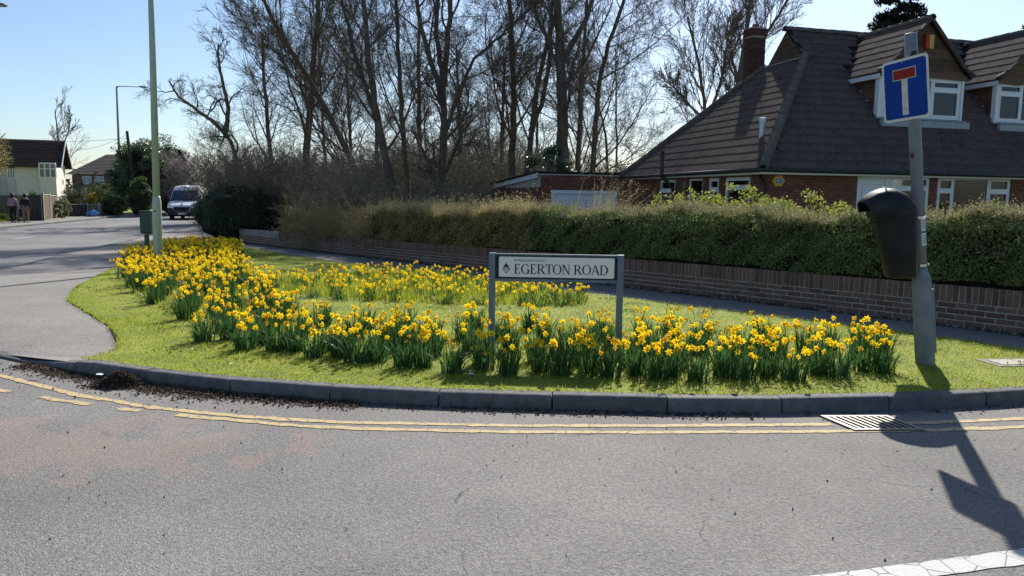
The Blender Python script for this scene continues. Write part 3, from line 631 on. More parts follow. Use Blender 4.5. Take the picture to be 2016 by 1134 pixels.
# bare twiggy thickets under the trees
THK=[dict(m=8,t0=.15,ang=.55,lr=.55,rr=.5,rmin=.009,n=6,w=.16,up=.05,k=3,tip=.4),dict(m=7,t0=.15,ang=.7,lr=.52,rr=.6,rmin=.006,n=4,w=.2,up=.02,k=3,tip=.5),dict(m=5,t0=.15,ang=.7,lr=.55,rr=.7,rmin=.0055,n=2,w=.2,up=0,k=3,tip=.5)]
RTW=mat('reddish_twig',[(.10,.085,.062),(.17,.145,.105),(.22,.19,.135)],rough=.9,rw=.8)
GTW=mat('grey_twig',[(.12,.11,.08),(.2,.18,.13),(.27,.245,.175)],rough=.9,rw=.8)
def thicket(name,c,rx,h,stems,label,seed,m,group=None,spec=THK,r=.02):
    rr=np.random.default_rng(seed); tr=[]
    for i in range(stems):
        a=rr.uniform(0,6.28); q=rx*rr.random()**.5; o=np.array([math.cos(a)*q*.5,math.sin(a)*q*.5,-.1]); e=np.array([math.cos(a)*q,math.sin(a)*q,h*rr.uniform(.6,1)*(1-.3*(q/rx)**2)])
        mid=(o+e)/2+rr.normal(0,.12*rx*.4,3); tr.append([o+np.array(c),mid+np.array(c),e+np.array(c)])
    t=tree(name,tr,[r]*stems,spec,label,seed,group,bark=m,base=c,twm=m,catg='shrub')
    return t
def gp(x,Y): p=px(x,400,Y); return (p[0],Y,Tz(Y)-.08)
th1=thicket('bare_thicket',gp(470,33),2.3,4.3,26,'tall reddish-brown twiggy thicket above the dark evergreen bush',51,RTW)
th2=thicket('bare_thicket',gp(565,31),2.2,3.7,24,'brown bare thicket between the dark bush and the leaning trunk',52,RTW)
th3=thicket('bare_thicket',gp(665,30),2.0,3.4,24,'grey-brown bare thicket in front of the leaning double trunk',53,GTW)
rr=np.random.default_rng(60)
for i,(x,Y,k) in enumerate([(720,34,1.0),(760,37,1.2),(840,38,1.2),(900,37,1.25),(980,39,1.2),(1060,41,1.2),(1150,40,1.1),(1210,41,.95),(1260,43,.9),(640,38,1.1),(520,40,1.1),(880,32,.8),(820,31,.75),(950,33,.75),(930,45,1.5),(860,42,1.4),(800,42,1.4),(740,41,1.3),(690,40,1.2),(590,44,1.3),(1000,44,1.45),(1100,45,1.4),(1180,46,1.3),(470,50,1.4),(560,54,1.6),(900,55,1.9),(780,56,1.8),(1020,56,1.9),(660,55,1.7)]):
    copy_tree((th3,th3,th1)[i%3] if x<700 else th3,gp(x,Y),rr.uniform(0,6.28),(k,k,k),'grey-brown bare undergrowth among the tree trunks','undergrowth in the wood')
# scruffy end of the hedge above the wall (twigs and dead bramble)
RTHK=[dict(THK[0],m=6),dict(THK[1],m=6),dict(THK[2],m=4)]
for i,(l,k) in enumerate([(17.2,1),(18.8,1.1),(20.4,1.0),(22.0,1.1)]):
    p=wpt(l,-.7); c=(p[0],p[1],Tz(p[1])+.1)
    if i==0: br=thicket('dead_bramble',c,.95,1.35,30,'tangle of pale dead bramble and twigs spilling over the wall next to the olive hedge',55,STRAW,spec=RTHK,r=.008)
    else: copy_tree(br,c,i*1.3,(k,k,k),['','grey bramble tangle on the wall, second from the olive hedge','bramble tangle over the middle of the wall left of two others','leftmost bramble tangle on the wall beside the dark evergreen bush'][i])
IVY=mat('dark_evergreen',[(.03,.05,.026),(.05,.08,.038),(.09,.115,.06)],rough=.45,rw=.9,trans=.12,spec=.5)
LAUR=mat('laurel_leaf',[(.04,.075,.028),(.07,.12,.04),(.13,.17,.085)],rough=.3,rw=.9,trans=.2,spec=.6)
SPRG=mat('spring_leaf',[(.16,.20,.03),(.26,.30,.05),(.34,.36,.08)],rough=.5,rw=.9,trans=.5)
MGRN=mat('mid_green_leaf',[(.04,.08,.02),(.08,.13,.03),(.13,.18,.05)],rough=.5,rw=.9,trans=.35)
def bpx(x,Y): p=px(x,400,Y); return (p[0],Y,Tz(Y)-.05)
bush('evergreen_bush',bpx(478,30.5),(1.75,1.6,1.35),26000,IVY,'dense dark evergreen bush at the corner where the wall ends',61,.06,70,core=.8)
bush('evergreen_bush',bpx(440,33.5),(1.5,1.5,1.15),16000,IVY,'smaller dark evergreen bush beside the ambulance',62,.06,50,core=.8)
bush('laurel_bush',bpx(880,36),(2.6,1.2,1.2),11000,LAUR,'glossy laurel on the floor of the wood under the low forking tree',63,.13,36)
bush('laurel_bush',bpx(955,35),(1.6,1.2,1.3),8000,LAUR,'glossy laurel beside the left end of the garage',64,.13,30)
bush('laurel_bush',bpx(800,38),(2.0,1.2,1.2),7000,LAUR,'low glossy laurel left of the forking tree',65,.13,26)
bush('evergreen_bush',bpx(1070,33.5),(1.9,1.0,2.25),11000,LAUR,'upright evergreen shrub showing above the garage roof',66,.12,34)
bush('evergreen_bush',bpx(1245,37),(2.6,1.3,2.0),9000,LAUR,'sprawling evergreen between the garage and the bungalow roof',67,.12,34)
for i,(x,Y,r) in enumerate([(700,36,(1.8,1.2,1.0)),(610,37,(1.8,1.2,1.1)),(1010,38,(1.8,1.2,1.5)),(840,33,(1.6,1.0,.8)),(740,33,(1.4,1.0,.8)),(530,37,(1.8,1.2,1.4))]):
    bush('ivy_mound',bpx(x,Y),r,4500,LAUR,['ivy mound right of the leaning double trunk\'s foot','ivy mound under the straight trunk near the sweeping tree','ivy mound behind the left corner of the garage','low ivy mound in front of the forking tree','low ivy mound beside the foot of the leaning trunk','ivy mound deep behind the dark evergreen bush'][i],160+i,.13,30)
# fresh green bush in front of the bungalow
for i,(x,y,r,n,lab) in enumerate([(1420,14.6,(1.15,.6,.62),2600,'airy shrub with fresh lime green leaves in front of the side windows'),(1560,13.6,(1.0,.5,.58),2400,'lime green leafy shrub below the alarm box and round window'),(1310,16.0,(.75,.5,.55),1100,'sparse lime green shoots left of the downpipe'),(1650,12.9,(.5,.35,.45),900,'small lime green shrub beside the front door')]):
    p=px(x,400,y); bush('spring_shrub',(p[0],y,Tz(y)+.98-(.12 if i==0 else .1)),r,n,SPRG,lab,70+i,.075,60,stems=26,shell=.75)
# dry grass plume above the hedge
p=px(1165,400,17.2); rr=np.random.default_rng(80); n=190
B=np.stack([rr.normal(0,.22,n),rr.normal(0,.15,n),0*rr.random(n)],1)
V,Q,Tr=blades(B,2.05,.012,.45,rr,seg=4,az=rr.normal(.1,.7,n))
tips=V.reshape(n,-1,3)[:,-1]; sd=tips[:,None]+rr.normal(0,.03,(n,7,3))-np.array([.06,0,.05])*rr.random((n,7,1))*2
V2,Q2=leaves(sd.reshape(-1,3),.035,rr,wid=.35,up=.5)
g=empty('dry_grass',(p[0],17.2,Tz(17.2)+.05),0,'tall straw coloured dry grass leaning in front of the garage door','grass clump'); stuff(mk('stalks',*cat((V,[Q,Tr]),(V2,[Q2])),STRAW,g))
# conifers beyond the bungalow
CON=mat('conifer_needle',[(.008,.016,.012),(.015,.028,.018),(.03,.045,.03)],rough=.7,rw=.8,trans=.08)
def conifer(c,h,r,label,seed,n=46800):
    rr=np.random.default_rng(seed); root=empty('conifer',c,0,label,'tree')
    MB().tube([(0,0,-.2),(.05,0,h*.5),(0,0,h)],[.28,.16,.03],8).obj('trunk',BARK,root)
    m=260; zz=h*(1-rr.random(m)**.6*.93); L=r*(1-zz/h)**.75*rr.uniform(.6,1.1,m)+.15; a=rr.uniform(0,6.28,m)
    t=rr.random((m,n//m))**.7; x=L[:,None]*t; drop=-.25*x*x/(L[:,None]+.3)-.12*x*rr.random(x.shape)
    P=np.stack([np.cos(a)[:,None]*x,np.sin(a)[:,None]*x,zz[:,None]+drop],-1)+rr.normal(0,.11,(m,n//m,3))
    V,Q=leaves(P.reshape(-1,3),.30,rr,wid=.4,up=-.5); mk('crown',V,[Q],CON,root); return root
p=px(1762,100,50); conifer((p[0],50,-.4),17.6,4.6,'dark conifer rising behind the bungalow roof above the blue sign',81)
p=px(2045,100,52); conifer((p[0],52,-.4),15.2,3.6,'dark conifer showing at the right edge behind the second dormer',82)
# a far belt closing the horizon behind the wood
rr=np.random.default_rng(90); n=16000; X=rr.uniform(-70,45,n); Y=rr.uniform(84,100,n); Z=np.abs(rr.normal(0,1.3,n))+.2
V,Q=leaves(np.stack([X,Y,Z-.4],1),.9,rr,wid=.35); tag(stuff(mk('far_hedgerow',V,[Q],mat('far_scrub',[(.05,.055,.04),(.09,.09,.065),(.12,.11,.09)],rw=.8))),'grey-green far hedgerow seen between the tree trunks','hedgerow')
# ================================================================== bungalow with dormers
HBR=mat('house_brick',[(.10,.035,.025),(.17,.062,.042),(.22,.09,.06),(.12,.055,.045)],rough=.85,scale=14,rw=.7,bump=.4,bscale=80,spec=.2)
HMO=mat('house_mortar',[(.36,.32,.28),(.48,.43,.38)],rough=.95,scale=10)
TILE=mat('roof_tile',[(.055,.038,.034),(.085,.06,.052),(.13,.095,.078),(.075,.06,.048)],rough=.8,scale=9,rw=.28,bump=.7,bscale=45,spec=.25,detail=7)
RIDG=mat('ridge_tile',[(.06,.05,.045),(.12,.105,.085),(.20,.18,.14)],rough=.85,scale=8,rw=.3,bump=.8,bscale=30,detail=7)
UPVC=mat('white_frame',[(.70,.72,.74),(.78,.79,.80)],rough=.35,scale=3,spec=.5)
BLK=mat('black_plastic',[(.012,.012,.013),(.03,.03,.03)],rough=.45,scale=8,spec=.45)
BRD=mat('weathered_board',[(.07,.04,.025),(.13,.075,.045),(.17,.105,.065)],rough=.85,scale=5,rw=.6,bump=.6,bscale=25)
ROOM=mat('dark_room',[(.03,.03,.032),(.06,.055,.05)],rough=1,scale=2)
CURT=mat('net_curtain',[(.66,.70,.74),(.82,.85,.88)],rough=.9,scale=9,trans=.2)
BLIND=mat('pale_blind',[(.70,.84,.92),(.76,.88,.95)],rough=.8,scale=1.5)
LEAD=mat('lead_flashing',[(.25,.28,.31),(.38,.41,.44)],rough=.6,scale=10)
house=empty('bungalow',(6.48,20,0),R(15),'brick bungalow with dark tiled hipped roof, dormers and white windows behind the hedge','house')
HM=Matrix.Translation((6.48,20,0))@Matrix.Rotation(R(15),4,'Z'); HV=HM.inverted()@Vector((0,0,1.7))
FRONT=Matrix.Identity(4)                      # u along a, outward -y
def SIDE(a): return Matrix.Translation((a,0,0))@Matrix.Rotation(R(-90),4,'Z')     # u = -b, outward -a
def panel(mb,M,u0,u1,z0,z1,ops,th=.22,y=.0):
    us=sorted({u0,u1}|{v for o in ops for v in o[:2] if u0<v<u1}); zs=sorted({z0,z1}|{v for o in ops for v in o[2:4] if z0<v<z1})
    for a,b in zip(us[:-1],us[1:]):
        for c,d in zip(zs[:-1],zs[1:]):
            if any(o[0]<=(a+b)/2<=o[1] and o[2]<=(c+d)/2<=o[3] for o in ops): continue
            mb.box(a,b,y,y+th,c,d,M=M)
def bricks_on(M,u0,u1,z0,z1,ops,y=0,l=.225,h=.075,half=True):
    out=[]; nz=int((z1-z0)/h)
    for r in range(nz):
        z=z1-(r+.5)*h; u=u0-(l/2 if r%2 else 0)
        segs=[(u0,u1)]
        for o in ops:
            if o[2]<z<o[3]:
                ns=[]
                for a,b in segs:
                    if o[0]>a: ns.append((a,min(b,o[0])))
                    if o[1]<b: ns.append((max(a,o[1]),b))
                segs=[s for s in ns if s[1]-s[0]>.02]
        while u<u1:
            for a,b in segs:
                x0=max(u,a);x1=min(u+l,b)
                if x1-x0>.03: out.append(('b',M@Matrix.Translation(((x0+x1)/2,y+.045+random.uniform(-.002,.002),z))@Matrix.Diagonal(((x1-x0-.011)/.1,1,1,1))))
            u+=l
    return out
ub={'b':brick_meshes(.1,.1,.062,HBR,4,9)}
FY=.35
f_ops=[(3.16,5.57,-1,2.375),(5.84,8.44,.75,2.375)]
s_ops=[(-6.69,-5.52,.9,2.30),(-4.61,-3.73,-1,2.30),(-3.36,-2.74,.9,2.30),(-2.40,-1.08,.9,2.30)]
mb=MB(); MF=Matrix.Translation((0,FY,0)); MS=SIDE(.35)
panel(mb,MF,.36,14.6,-.5,2.36,f_ops,y=.012); panel(mb,MS,-9.0,-.36,-.5,2.36,s_ops,y=.012)
mb.box(.36,14.6,8.9,9.0,-.5,2.36).box(14.5,14.6,.36,9,-.5,2.36)
mb.obj('wall',HMO,house)
pl=bricks_on(MF@Matrix.Translation((0,-.038,0)),.35,9.3,1.05,2.36,f_ops)+bricks_on(MS@Matrix.Translation((0,-.038,0)),-9.0,-.35,1.05,2.36,s_ops)
pl=[p for p in pl if True]
pieces('brick',ub,pl,house,HV,300,'bricks_beyond')
mb=MB().box(.7,14.3,1.6,1.7,-.4,2.3).box(1.6,1.7,.7,8.6,-.4,2.3).box(.6,14.4,.62,8.8,-.45,-.4).box(.6,14.4,.62,8.8,2.31,2.33); mb.obj('room_interior',ROOM,house)
# ---- windows
def window(parent,M,u0,u1,z0,z1,mul=(),trans=None,curtain=None,name='window',fw=.07,depth=.07,sill=True):
    """mul: inner mullion positions; trans: {light index: transom height}"""
    w=empty(name); w.parent=parent; w.matrix_local=M
    xs=[u0]+list(mul)+[u1]; fb=MB()
    fb.box(u0,u1,0,depth,z1-fw,z1).box(u0,u1,0,depth,z0,z0+fw)
    for i,x in enumerate(xs):
        a=x if i==0 else (x-fw if i==len(xs)-1 else x-fw/2); fb.box(a,a+fw,0.002,depth-.002,z0+fw,z1-fw)
    panes=[]
    for i in range(len(xs)-1):
        a=xs[i]+(fw if i==0 else fw/2); b=xs[i+1]-(fw if i==len(xs)-2 else fw/2)
        zt=(trans or {}).get(i)
        cells=[(z0+fw,z1-fw)] if zt is None else [(z0+fw,zt-fw/2),(zt+fw/2,z1-fw)]
        if zt is not None: fb.box(a,b,.002,depth-.002,zt-fw/2,zt+fw/2)
        for c,d in cells:
            s=.035
            if (trans or {}).get(i) is not None: # opening casement: inner sash frame
                fb.box(a,b,-.012,.03,c,c+s).box(a,b,-.012,.03,d-s,d).box(a,a+s,-.012,.03,c+s,d-s).box(b-s,b,-.012,.03,c+s,d-s); panes.append((a+s,b-s,c+s,d-s))
            else: panes.append((a,b,c,d))
    fb.obj('frame',UPVC,w)
    for a,b,c,d in panes: MB().box(a-.005,b+.005,.03,.036,c-.005,d+.005).obj('pane',glass_mat(),w)
    if curtain is not None:
        n=int((u1-u0)/.03); xs_=np.linspace(u0+.02,u1-.02,n); V=[];rr=np.random.default_rng(3)
        for x in xs_:
            o=.062+.012*math.sin(x*46)+.006*math.sin(x*17)
            V+=[(x,o,z0+.02),(x,o,z1-.02)]
        mk('curtain',V,[np.array([(2*i,2*i+2,2*i+3,2*i+1) for i in range(n-1)])],curtain,w,smooth=True)
    return w
WF=Matrix.Translation((0,FY-.005,0))
window(house,WF,4.21,5.57,.3,2.375,(),{0:2.03},CURT)
window(house,WF,5.84,8.44,.75,2.375,(6.40,7.66),{0:1.98,2:1.98},CURT)
d=empty('door'); d.parent=house; d.matrix_local=WF
fb=MB().box(3.16,3.27,0,.08,-.4,2.375).box(4.09,4.205,0,.08,-.4,2.375).box(3.27,4.09,0,.08,2.27,2.375); fb.obj('frame',UPVC,d)
arch=[(3.47,.7),(3.89,.7),(3.89,1.55)]+[(3.68+.21*math.cos(t),1.55+.13*math.sin(t)) for t in np.linspace(.15,math.pi-.15,9)]+[(3.47,1.55)]
MB().box(3.275,4.085,.02,.06,-.35,2.265).obj('leaf',UPVC,d)
mb=MB().box(3.34,4.02,.010,.02,2.10,2.125).box(3.34,3.365,.010,.02,-.2,2.1).box(3.995,4.02,.010,.02,-.2,2.1); mb.obj('moulding',mat('upvc_shadow',[(.55,.57,.6)],rough=.4),d)
MB().prism(arch,.012,.02).obj('glazing',mat('dark_pane',[(.05,.06,.07)],rough=.05,spec=.8),d)
MB().tube([(3.36,-.03,1.15),(3.36,-.03,1.0)],.012).obj('handle',LEAD,d)
WS=SIDE(.345)
window(house,WS,-6.69,-5.52,.9,2.30,(),{0:1.93},None); window(house,WS,-4.61,-3.73,-.3,2.30,(),None,None); window(house,WS,-3.36,-2.74,.9,2.30,(),{0:1.95},None); window(house,WS,-2.40,-1.08,.9,2.30,(),{0:2.0},None)
# round window with a brick arch
rw_=empty('round_window'); rw_.parent=house; rw_.matrix_local=Matrix.Translation((1.33,FY-.012,1.66))
ring=lambda r0,r1,t0,t1,n:[(r1*math.cos(t),r1*math.sin(t)) for t in np.linspace(t0,t1,n)]+[(r0*math.cos(t),r0*math.sin(t)) for t in np.linspace(t1,t0,n)]
mb=MB()
for i in range(24):
    a=2*math.pi*i/24; mb.prism(ring(.255,.31,a,a+2*math.pi/24,2),-.014,.022)
mb.obj('frame',UPVC,rw_)
MB().prism([(.26*math.cos(t),.26*math.sin(t)) for t in np.linspace(0,2*math.pi,25)[:-1]],-.004,.004).obj('pane',mat('dark_pane',[(.05,.06,.07)],rough=.05,spec=.8),rw_)
for i in range(17):
    a=math.pi*(i)/17+.0; MB().prism(ring(.322,.44,a+.012,a+math.pi/17-.012,2),-.012,.03).obj('arch_brick',HBR,rw_)
# ---- roof
EZ=2.46
S2=math.sqrt(.5)
roof=empty('roof'); roof.parent=house
UND=mat('roof_underlay',[(.02,.018,.017)],rough=1)
def slab(mb,pts): 
    n=len(pts); V=list(pts)+[(p[0],p[1],p[2]-.06) for p in pts]
    mb.add(V,[tuple(range(n)),tuple(range(2*n-1,n-1,-1))]+[(i,i+n,(i+1)%n+n,(i+1)%n) for i in range(n)])
mb=MB(); RL=15.
slab(mb,[(0,0,EZ),(3.6,3.6,EZ+3.6),(3.6,5.7,EZ+3.6),(0,9.3,EZ)]); slab(mb,[(0,0,EZ),(RL,0,EZ),(RL,4.65,EZ+4.65),(3.62,4.65,EZ+4.65),(3.62,3.62,EZ+3.62)]); slab(mb,[(0,9.3,EZ),(3.62,5.68,EZ+3.62),(3.62,4.65,EZ+4.65),(RL,4.65,EZ+4.65),(RL,9.3,EZ)])
DC=[6.25,6.25+4.26]; DH=1.62; DZR=6.98; DZE=DZR-DH
for c in DC:
    slab(mb,[(c-DH,1.45,DZE),(c-DH,2.95,DZE),(c,4.6,DZR),(c,1.45,DZR)]); slab(mb,[(c+DH,1.45,DZE),(c,1.45,DZR),(c,4.6,DZR),(c+DH,2.95,DZE)])
mb.obj('underlay',UND,roof)
TW_,TE=.30,.345
def tile_mesh(seed):
    rr=np.random.default_rng(seed); xs=[];zs=[]
    for i in range(13):
        x=-.152+i*.304/12; ph=(i%4); xs.append(x); zs.append((.0,.026,.028,.002)[ph]+rr.normal(0,.001))
    L=.39; V=[];F=[]; j=rr.normal(0,.004,2)
    for (y,dz,q) in ((-.012+j[0],.032,1),(L,.010,1)): V+=[(x,y,z+dz) for x,z in zip(xs,zs)]
    V+=[(x,-.012+j[0],.008) for x in xs]; n=13
    F=[(i,i+1,i+1+n,i+n) for i in range(n-1)]+[(i+2*n,i+1+2*n,i+1,i) for i in range(n-1)]
    me=bpy.data.meshes.new('tile'); me.from_pydata(V,[],F); me.materials.append(TILE); return me
tms={'t':[tile_mesh(i) for i in range(5)]}
def tile_plane(O,X,Y,Z,poly,stag=True,skip=None):
    """poly in (x along X, r along Y)"""
    out=[]; P=np.array(poly); x0,x1=P[:,0].min(),P[:,0].max(); r1=P[:,1].max(); row=0; r=0.
    while r<r1-.05:
        x=x0-TW_+((TW_/2) if row%2 and stag else 0)
        while x<x1+TW_:
            cx,cr=x,r+TE*.5
            if inpoly(np.array([cx]),np.array([cr]),poly)[0]:
                p=Vector(O)+Vector(X)*cx+Vector(Y)*r
                if skip is None or not skip(p):
                    M=Matrix(((X[0],Y[0],Z[0],p.x),(X[1],Y[1],Z[1],p.y),(X[2],Y[2],Z[2],p.z),(0,0,0,1)))
                    out.append(('t',M@Matrix.Rotation(random.gauss(0,.006),4,'Z')@Matrix.Translation((0,0,random.uniform(0,.004)))))
            x+=TW_
        r+=TE; row+=1
    return out
q=math.sqrt(2)
tiles=tile_plane((0,9.3,EZ),(0,-1,0),(S2,0,S2),(-S2,0,S2),[(0,0),(9.3,0),(5.7,3.62*q),(3.6,3.62*q)])
def in_dormer(p):
    return any(abs(p.x-c)<1.42 and p.y>1.5 and p.z-EZ<DZE-EZ+ (DH-abs(p.x-c)) for c in DC)
tiles+=tile_plane((0,0,EZ),(1,0,0),(0,S2,S2),(0,-S2,S2),[(0,0),(RL,0),(RL,4.65*q),(3.62,4.65*q),(3.62,3.62*q)],skip=in_dormer)
for c in DC: tiles+=tile_plane((c-DH,0,DZE),(0,-1,0),(S2,0,S2),(-S2,0,S2),[(-1.42,0),(-2.78,0),(-4.3,DH*q),(-1.42,DH*q)])
tiles=[t for t in tiles if t[1].translation.x<12.5]
pieces('tile',tms,tiles,roof,HV,300,'tiles_beyond')
def ridge(p0,p1,r=.12,step=.42,parent=roof,name='ridge_tile'):
    p0=Vector(p0);p1=Vector(p1);L=(p1-p0).length;n=max(1,int(L/step)); me=None
    qd=(p1-p0).to_track_quat('Y','Z')
    V=[];k=7
    for (y,rr_) in ((-.02,r*1.08),(step-.005,r)):
        for j in range(k):
            a=math.pi*(-.08+1.16*j/(k-1)); V.append((rr_*math.cos(a),y,rr_*math.sin(a)-.03))
    for j in range(k):
        a=math.pi*(-.08+1.16*j/(k-1)); V.append((r*.8*math.cos(a),-.02,r*.8*math.sin(a)-.03))
    F=[(j,j+1,j+1+k,j+k) for j in range(k-1)]+[(j+2*k,j+1+2*k,j+1,j) for j in range(k-1)]
    me=bpy.data.meshes.new(name); me.from_pydata(V,[],F); me.materials.append(RIDG)
    for p in me.polygons: p.use_smooth=True
    for i in range(n):
        o=link(name,me,parent); pos=p0+(p1-p0)*(i/n); o.matrix_local=Matrix.Translation(pos)@qd.to_matrix().to_4x4()@Matrix.Rotation(random.gauss(0,.02),4,'Y')@Matrix.Translation((0,0,random.uniform(0,.008)))
ridge((-.03,-.03,EZ+.05),(3.62,3.62,EZ+3.70),.125,name='hip_tile'); ridge((0,9.3,EZ+.05),(3.62,5.68,EZ+3.70),.12,name='hip_tile'); ridge((3.55,4.65,EZ+4.69),(13,4.65,EZ+4.69),.11)
for c in DC: ridge((c,1.40,DZR+.04),(c,4.5,DZR+.04),.1)
# ---- weatherboards
def boards(M,parent,tri,h=.17,th=.03):
    """tri: function z -> (u0,u1) or None; boards laid over each other with a wavy lower edge"""
    zs=tri['z0']; rr=np.random.default_rng(int(abs(tri['z0'])*97)+7)
    while zs<tri['z1']-.03:
        a0,a1=tri['f'](zs); b0,b1=tri['f'](min(zs+h+.02,tri['z1']))
        n=9; V=[]
        for t in np.linspace(0,1,n):
            lo=a0+(a1-a0)*t; hi=b0+(b1-b0)*t; wv=.018*math.sin(t*7+zs*9)+.012*rr.normal()
            V+=[(lo,-th-.006,zs-.02+wv),(lo,-.004,zs-.02+wv),(hi,-.012,min(zs+h,tri['z1']))]
        F=[(3*i,3*i+3,3*i+5,3*i+2) for i in range(n-1)]+[(3*i+1,3*i+4,3*i+3,3*i) for i in range(n-1)]
        o=MB().add(V,F).obj('board',BRD,parent); o.matrix_local=M
        zs+=h
gb=empty('gablet'); gb.parent=house
MB().prism([(3.62,6.08),(5.68,6.08),(4.65,7.08)],3.64,3.70,axes='yz').obj('backing',UND,gb)
boards(SIDE(3.63),gb,dict(z0=6.12,z1=7.03,f=lambda z:(-4.65-(7.08-z),-4.65+(7.08-z))))
MB().box(3.48,3.62,3.70,5.6,6.06,6.09).obj('flashing',LEAD,gb)
for gi,c in enumerate(DC):
    dm=empty('dormer'); dm.parent=house
    MB().prism([(c-1.42,3.95),(c+1.42,3.95),(c+1.42,DZE+.05),(c,DZR-.12),(c-1.42,DZE+.05)],1.95,1.98).obj('backing',UND,dm)
    # cheeks
    for sgn,nm in ((-1,'left'),(1,'right')):
        x=c+sgn*1.44
        MB().prism([(1.66,EZ+1.6),(3.0,EZ+2.95),(1.66,DZE+.08)],x-.02,x+.02,axes='yz').obj('cheek_backing',UND,dm)
    x=c-1.46
    boards(SIDE(x),dm,dict(z0=EZ+1.75,z1=DZE-.02,f=lambda z:(-(z-EZ+.0),-1.66)),h=.165)
    boards(Matrix.Translation((0,1.60,0)),dm,dict(z0=DZE+.04,z1=DZR-.1,f=lambda z,c=c:(c-(DZR-z)*1.0,c+(DZR-z)*1.0)),h=.16)
    boards(Matrix.Translation((0,1.56,0)),dm,dict(z0=DZE-.06,z1=DZE+.06,f=lambda z,c=c:(c-1.58,c+1.6)),h=.14)
    wd=window(house,Matrix.Translation((0,1.60,0)),c-1.47,c+1.40,4.12,DZE-.05,(c-.55,c+.35),{0:4.98,2:4.98},BLIND,fw=.085,depth=.1)
    MB().box(c-1.56,c-1.475,1.56,1.72,4.06,DZE-.03).obj('corner_trim',UPVC,dm); MB().box(c+1.405,c+1.47,1.56,1.72,4.06,DZE-.03).obj('corner_trim',UPVC,dm)
    MB().box(c-1.60,c+1.5,1.40,1.62,4.05,4.085).box(c-1.60,c+1.5,1.30,1.42,3.86,4.05,M=Matrix.Translation((0,-.02,-.03))).obj('flashing',LEAD,dm)
    mb=MB().add([(c-DH-.02,1.45,DZE-.02),(c-DH-.02,2.95,DZE-.02),(c-DH-.02,2.95,DZE-.15),(c-DH-.02,1.45,DZE-.15),(c-DH+.12,1.45,DZE-.15),(c-DH+.12,2.95,DZE-.15)],[(0,1,2,3),(3,2,5,4)]); mb.obj('fascia',UPVC,dm)
    # barge tiles on the gable edges
    for sgn in (-1,1):
        mb=MB(); p0=Vector((c,1.44,DZR+.01)); p1=Vector((c+sgn*DH*1.02,1.44,DZE-.0)); 
        mb.tube([p0,p0.lerp(p1,.5)+Vector((0,0,-.03)),p0.lerp(p1,.82)+Vector((0,0,-.05)),p1+Vector((sgn*.06,0,.05))],.055,6); mb.obj('barge_edge',TILE,dm)
    # stepped lead beside the cheek
    for k in range(4): MB().box(c-1.52,c-1.47,1.75+k*.3,2.0+k*.3,EZ+1.86+k*.3,EZ+1.9+k*.3,M=None).obj('lead_soaker',LEAD,dm)
bb=empty('bell_box'); bb.parent=house; bb.matrix_local=Matrix.Translation((6.28,1.5,6.32))
MB().box(-.16,-.03,-.05,.06,-.2,.2).obj('red_side',mat('red_plastic',[(.4,.03,.02)],rough=.4),bb,bevel=.01); MB().box(-.029,.13,-.045,.06,-.2,.2).obj('yellow_face',mat('yellow_plastic',[(.6,.38,.06)],rough=.4),bb,bevel=.01)
# ---- eaves, gutters, pipes
mb=MB().box(-.02,14.6,.02,.05,2.345,2.455).box(.02,.05,.05,9.28,2.345,2.455); mb.box(.05,14.6,.05,.36,2.335,2.345).box(.05,.36,.36,9.2,2.335,2.345); mb.obj('fascia',UPVC,house)
mb=MB().tube([(-.06,-.05,2.445),(14.6,-.05,2.425)],.058,8).tube([(-.05,-.06,2.445),(-.05,9.3,2.42)],.058,10); mb.obj('gutter',BLK,house,smooth=True)
mb=MB().tube([(.28,1.0-.3,2.40),(.26,.6,2.3),(.27,.35,2.1),(.27,.3,1.0),(.27,.3,-.3)],.036,8); mb.obj('downpipe',BLK,house,smooth=True)
MB().tube([(.24,5.52,-.3),(.24,5.52,1.9),(.22,5.52,2.0),(-.13,5.62,2.38),(-.14,5.62,2.5),(-.14,5.62,3.12)],.058,10).tube([(-.14,5.62,3.0),(-.14,5.62,3.22)],.068,10).tube([(-.14,5.62,2.5),(-.14,5.62,2.6)],.068,10).obj('soil_pipe',BLK,house,smooth=False)
fl=empty('flue'); fl.parent=house; fl.matrix_local=Matrix.Translation((.95,1.62,EZ+.95))
MB().lathe([(.062,-.1),(.058,.34),(.075,.34),(.075,.44),(.05,.46)],14).obj('pipe',mat('galvanised',[(.45,.5,.54),(.6,.64,.68)],rough=.4,scale=10,metal=.3),fl,smooth=False).scale=(1.35,1.35,1.2)
MB().box(-.22,.12,-.2,.16,-.06,-.045,M=Matrix.Rotation(R(-45),4,'Y')).obj('flashing',LEAD,fl)
al=empty('alarm_box'); al.parent=house; al.matrix_local=Matrix.Translation((.66,FY-.06,2.17))
hx=[(.19*math.cos(t),.17*math.sin(t)) for t in np.linspace(0,2*math.pi,7)[:-1]]
MB().prism(hx,-.03,.055).obj('case',mat('amber_plastic',[(.62,.33,.03),(.68,.40,.05)],rough=.4),al,bevel=.012)
MB().prism([(-.10,-.055),(.10,-.055),(.10,.055),(-.10,.055)],-.034,-.03).obj('label',mat('blue_print',[(.02,.12,.45)],rough=.4),al)
def text_mesh(s,size,name,m,parent,loc,rot,align='CENTER',ext=.001,sx=1):
    c=bpy.data.curves.new('t','FONT'); c.body=s; c.size=size; c.align_x=align; c.align_y='CENTER'; c.extrude=ext; c.resolution_u=3
    o=bpy.data.objects.new('t',c); COL.objects.link(o); dg=bpy.context.evaluated_depsgraph_get(); me=bpy.data.meshes.new_from_object(o.evaluated_get(dg)); bpy.data.objects.remove(o)
    me.materials.clear(); me.materials.append(m); r=link(name,me,parent); r.location=loc; r.rotation_euler=rot; r.scale=(sx,1,1); return r
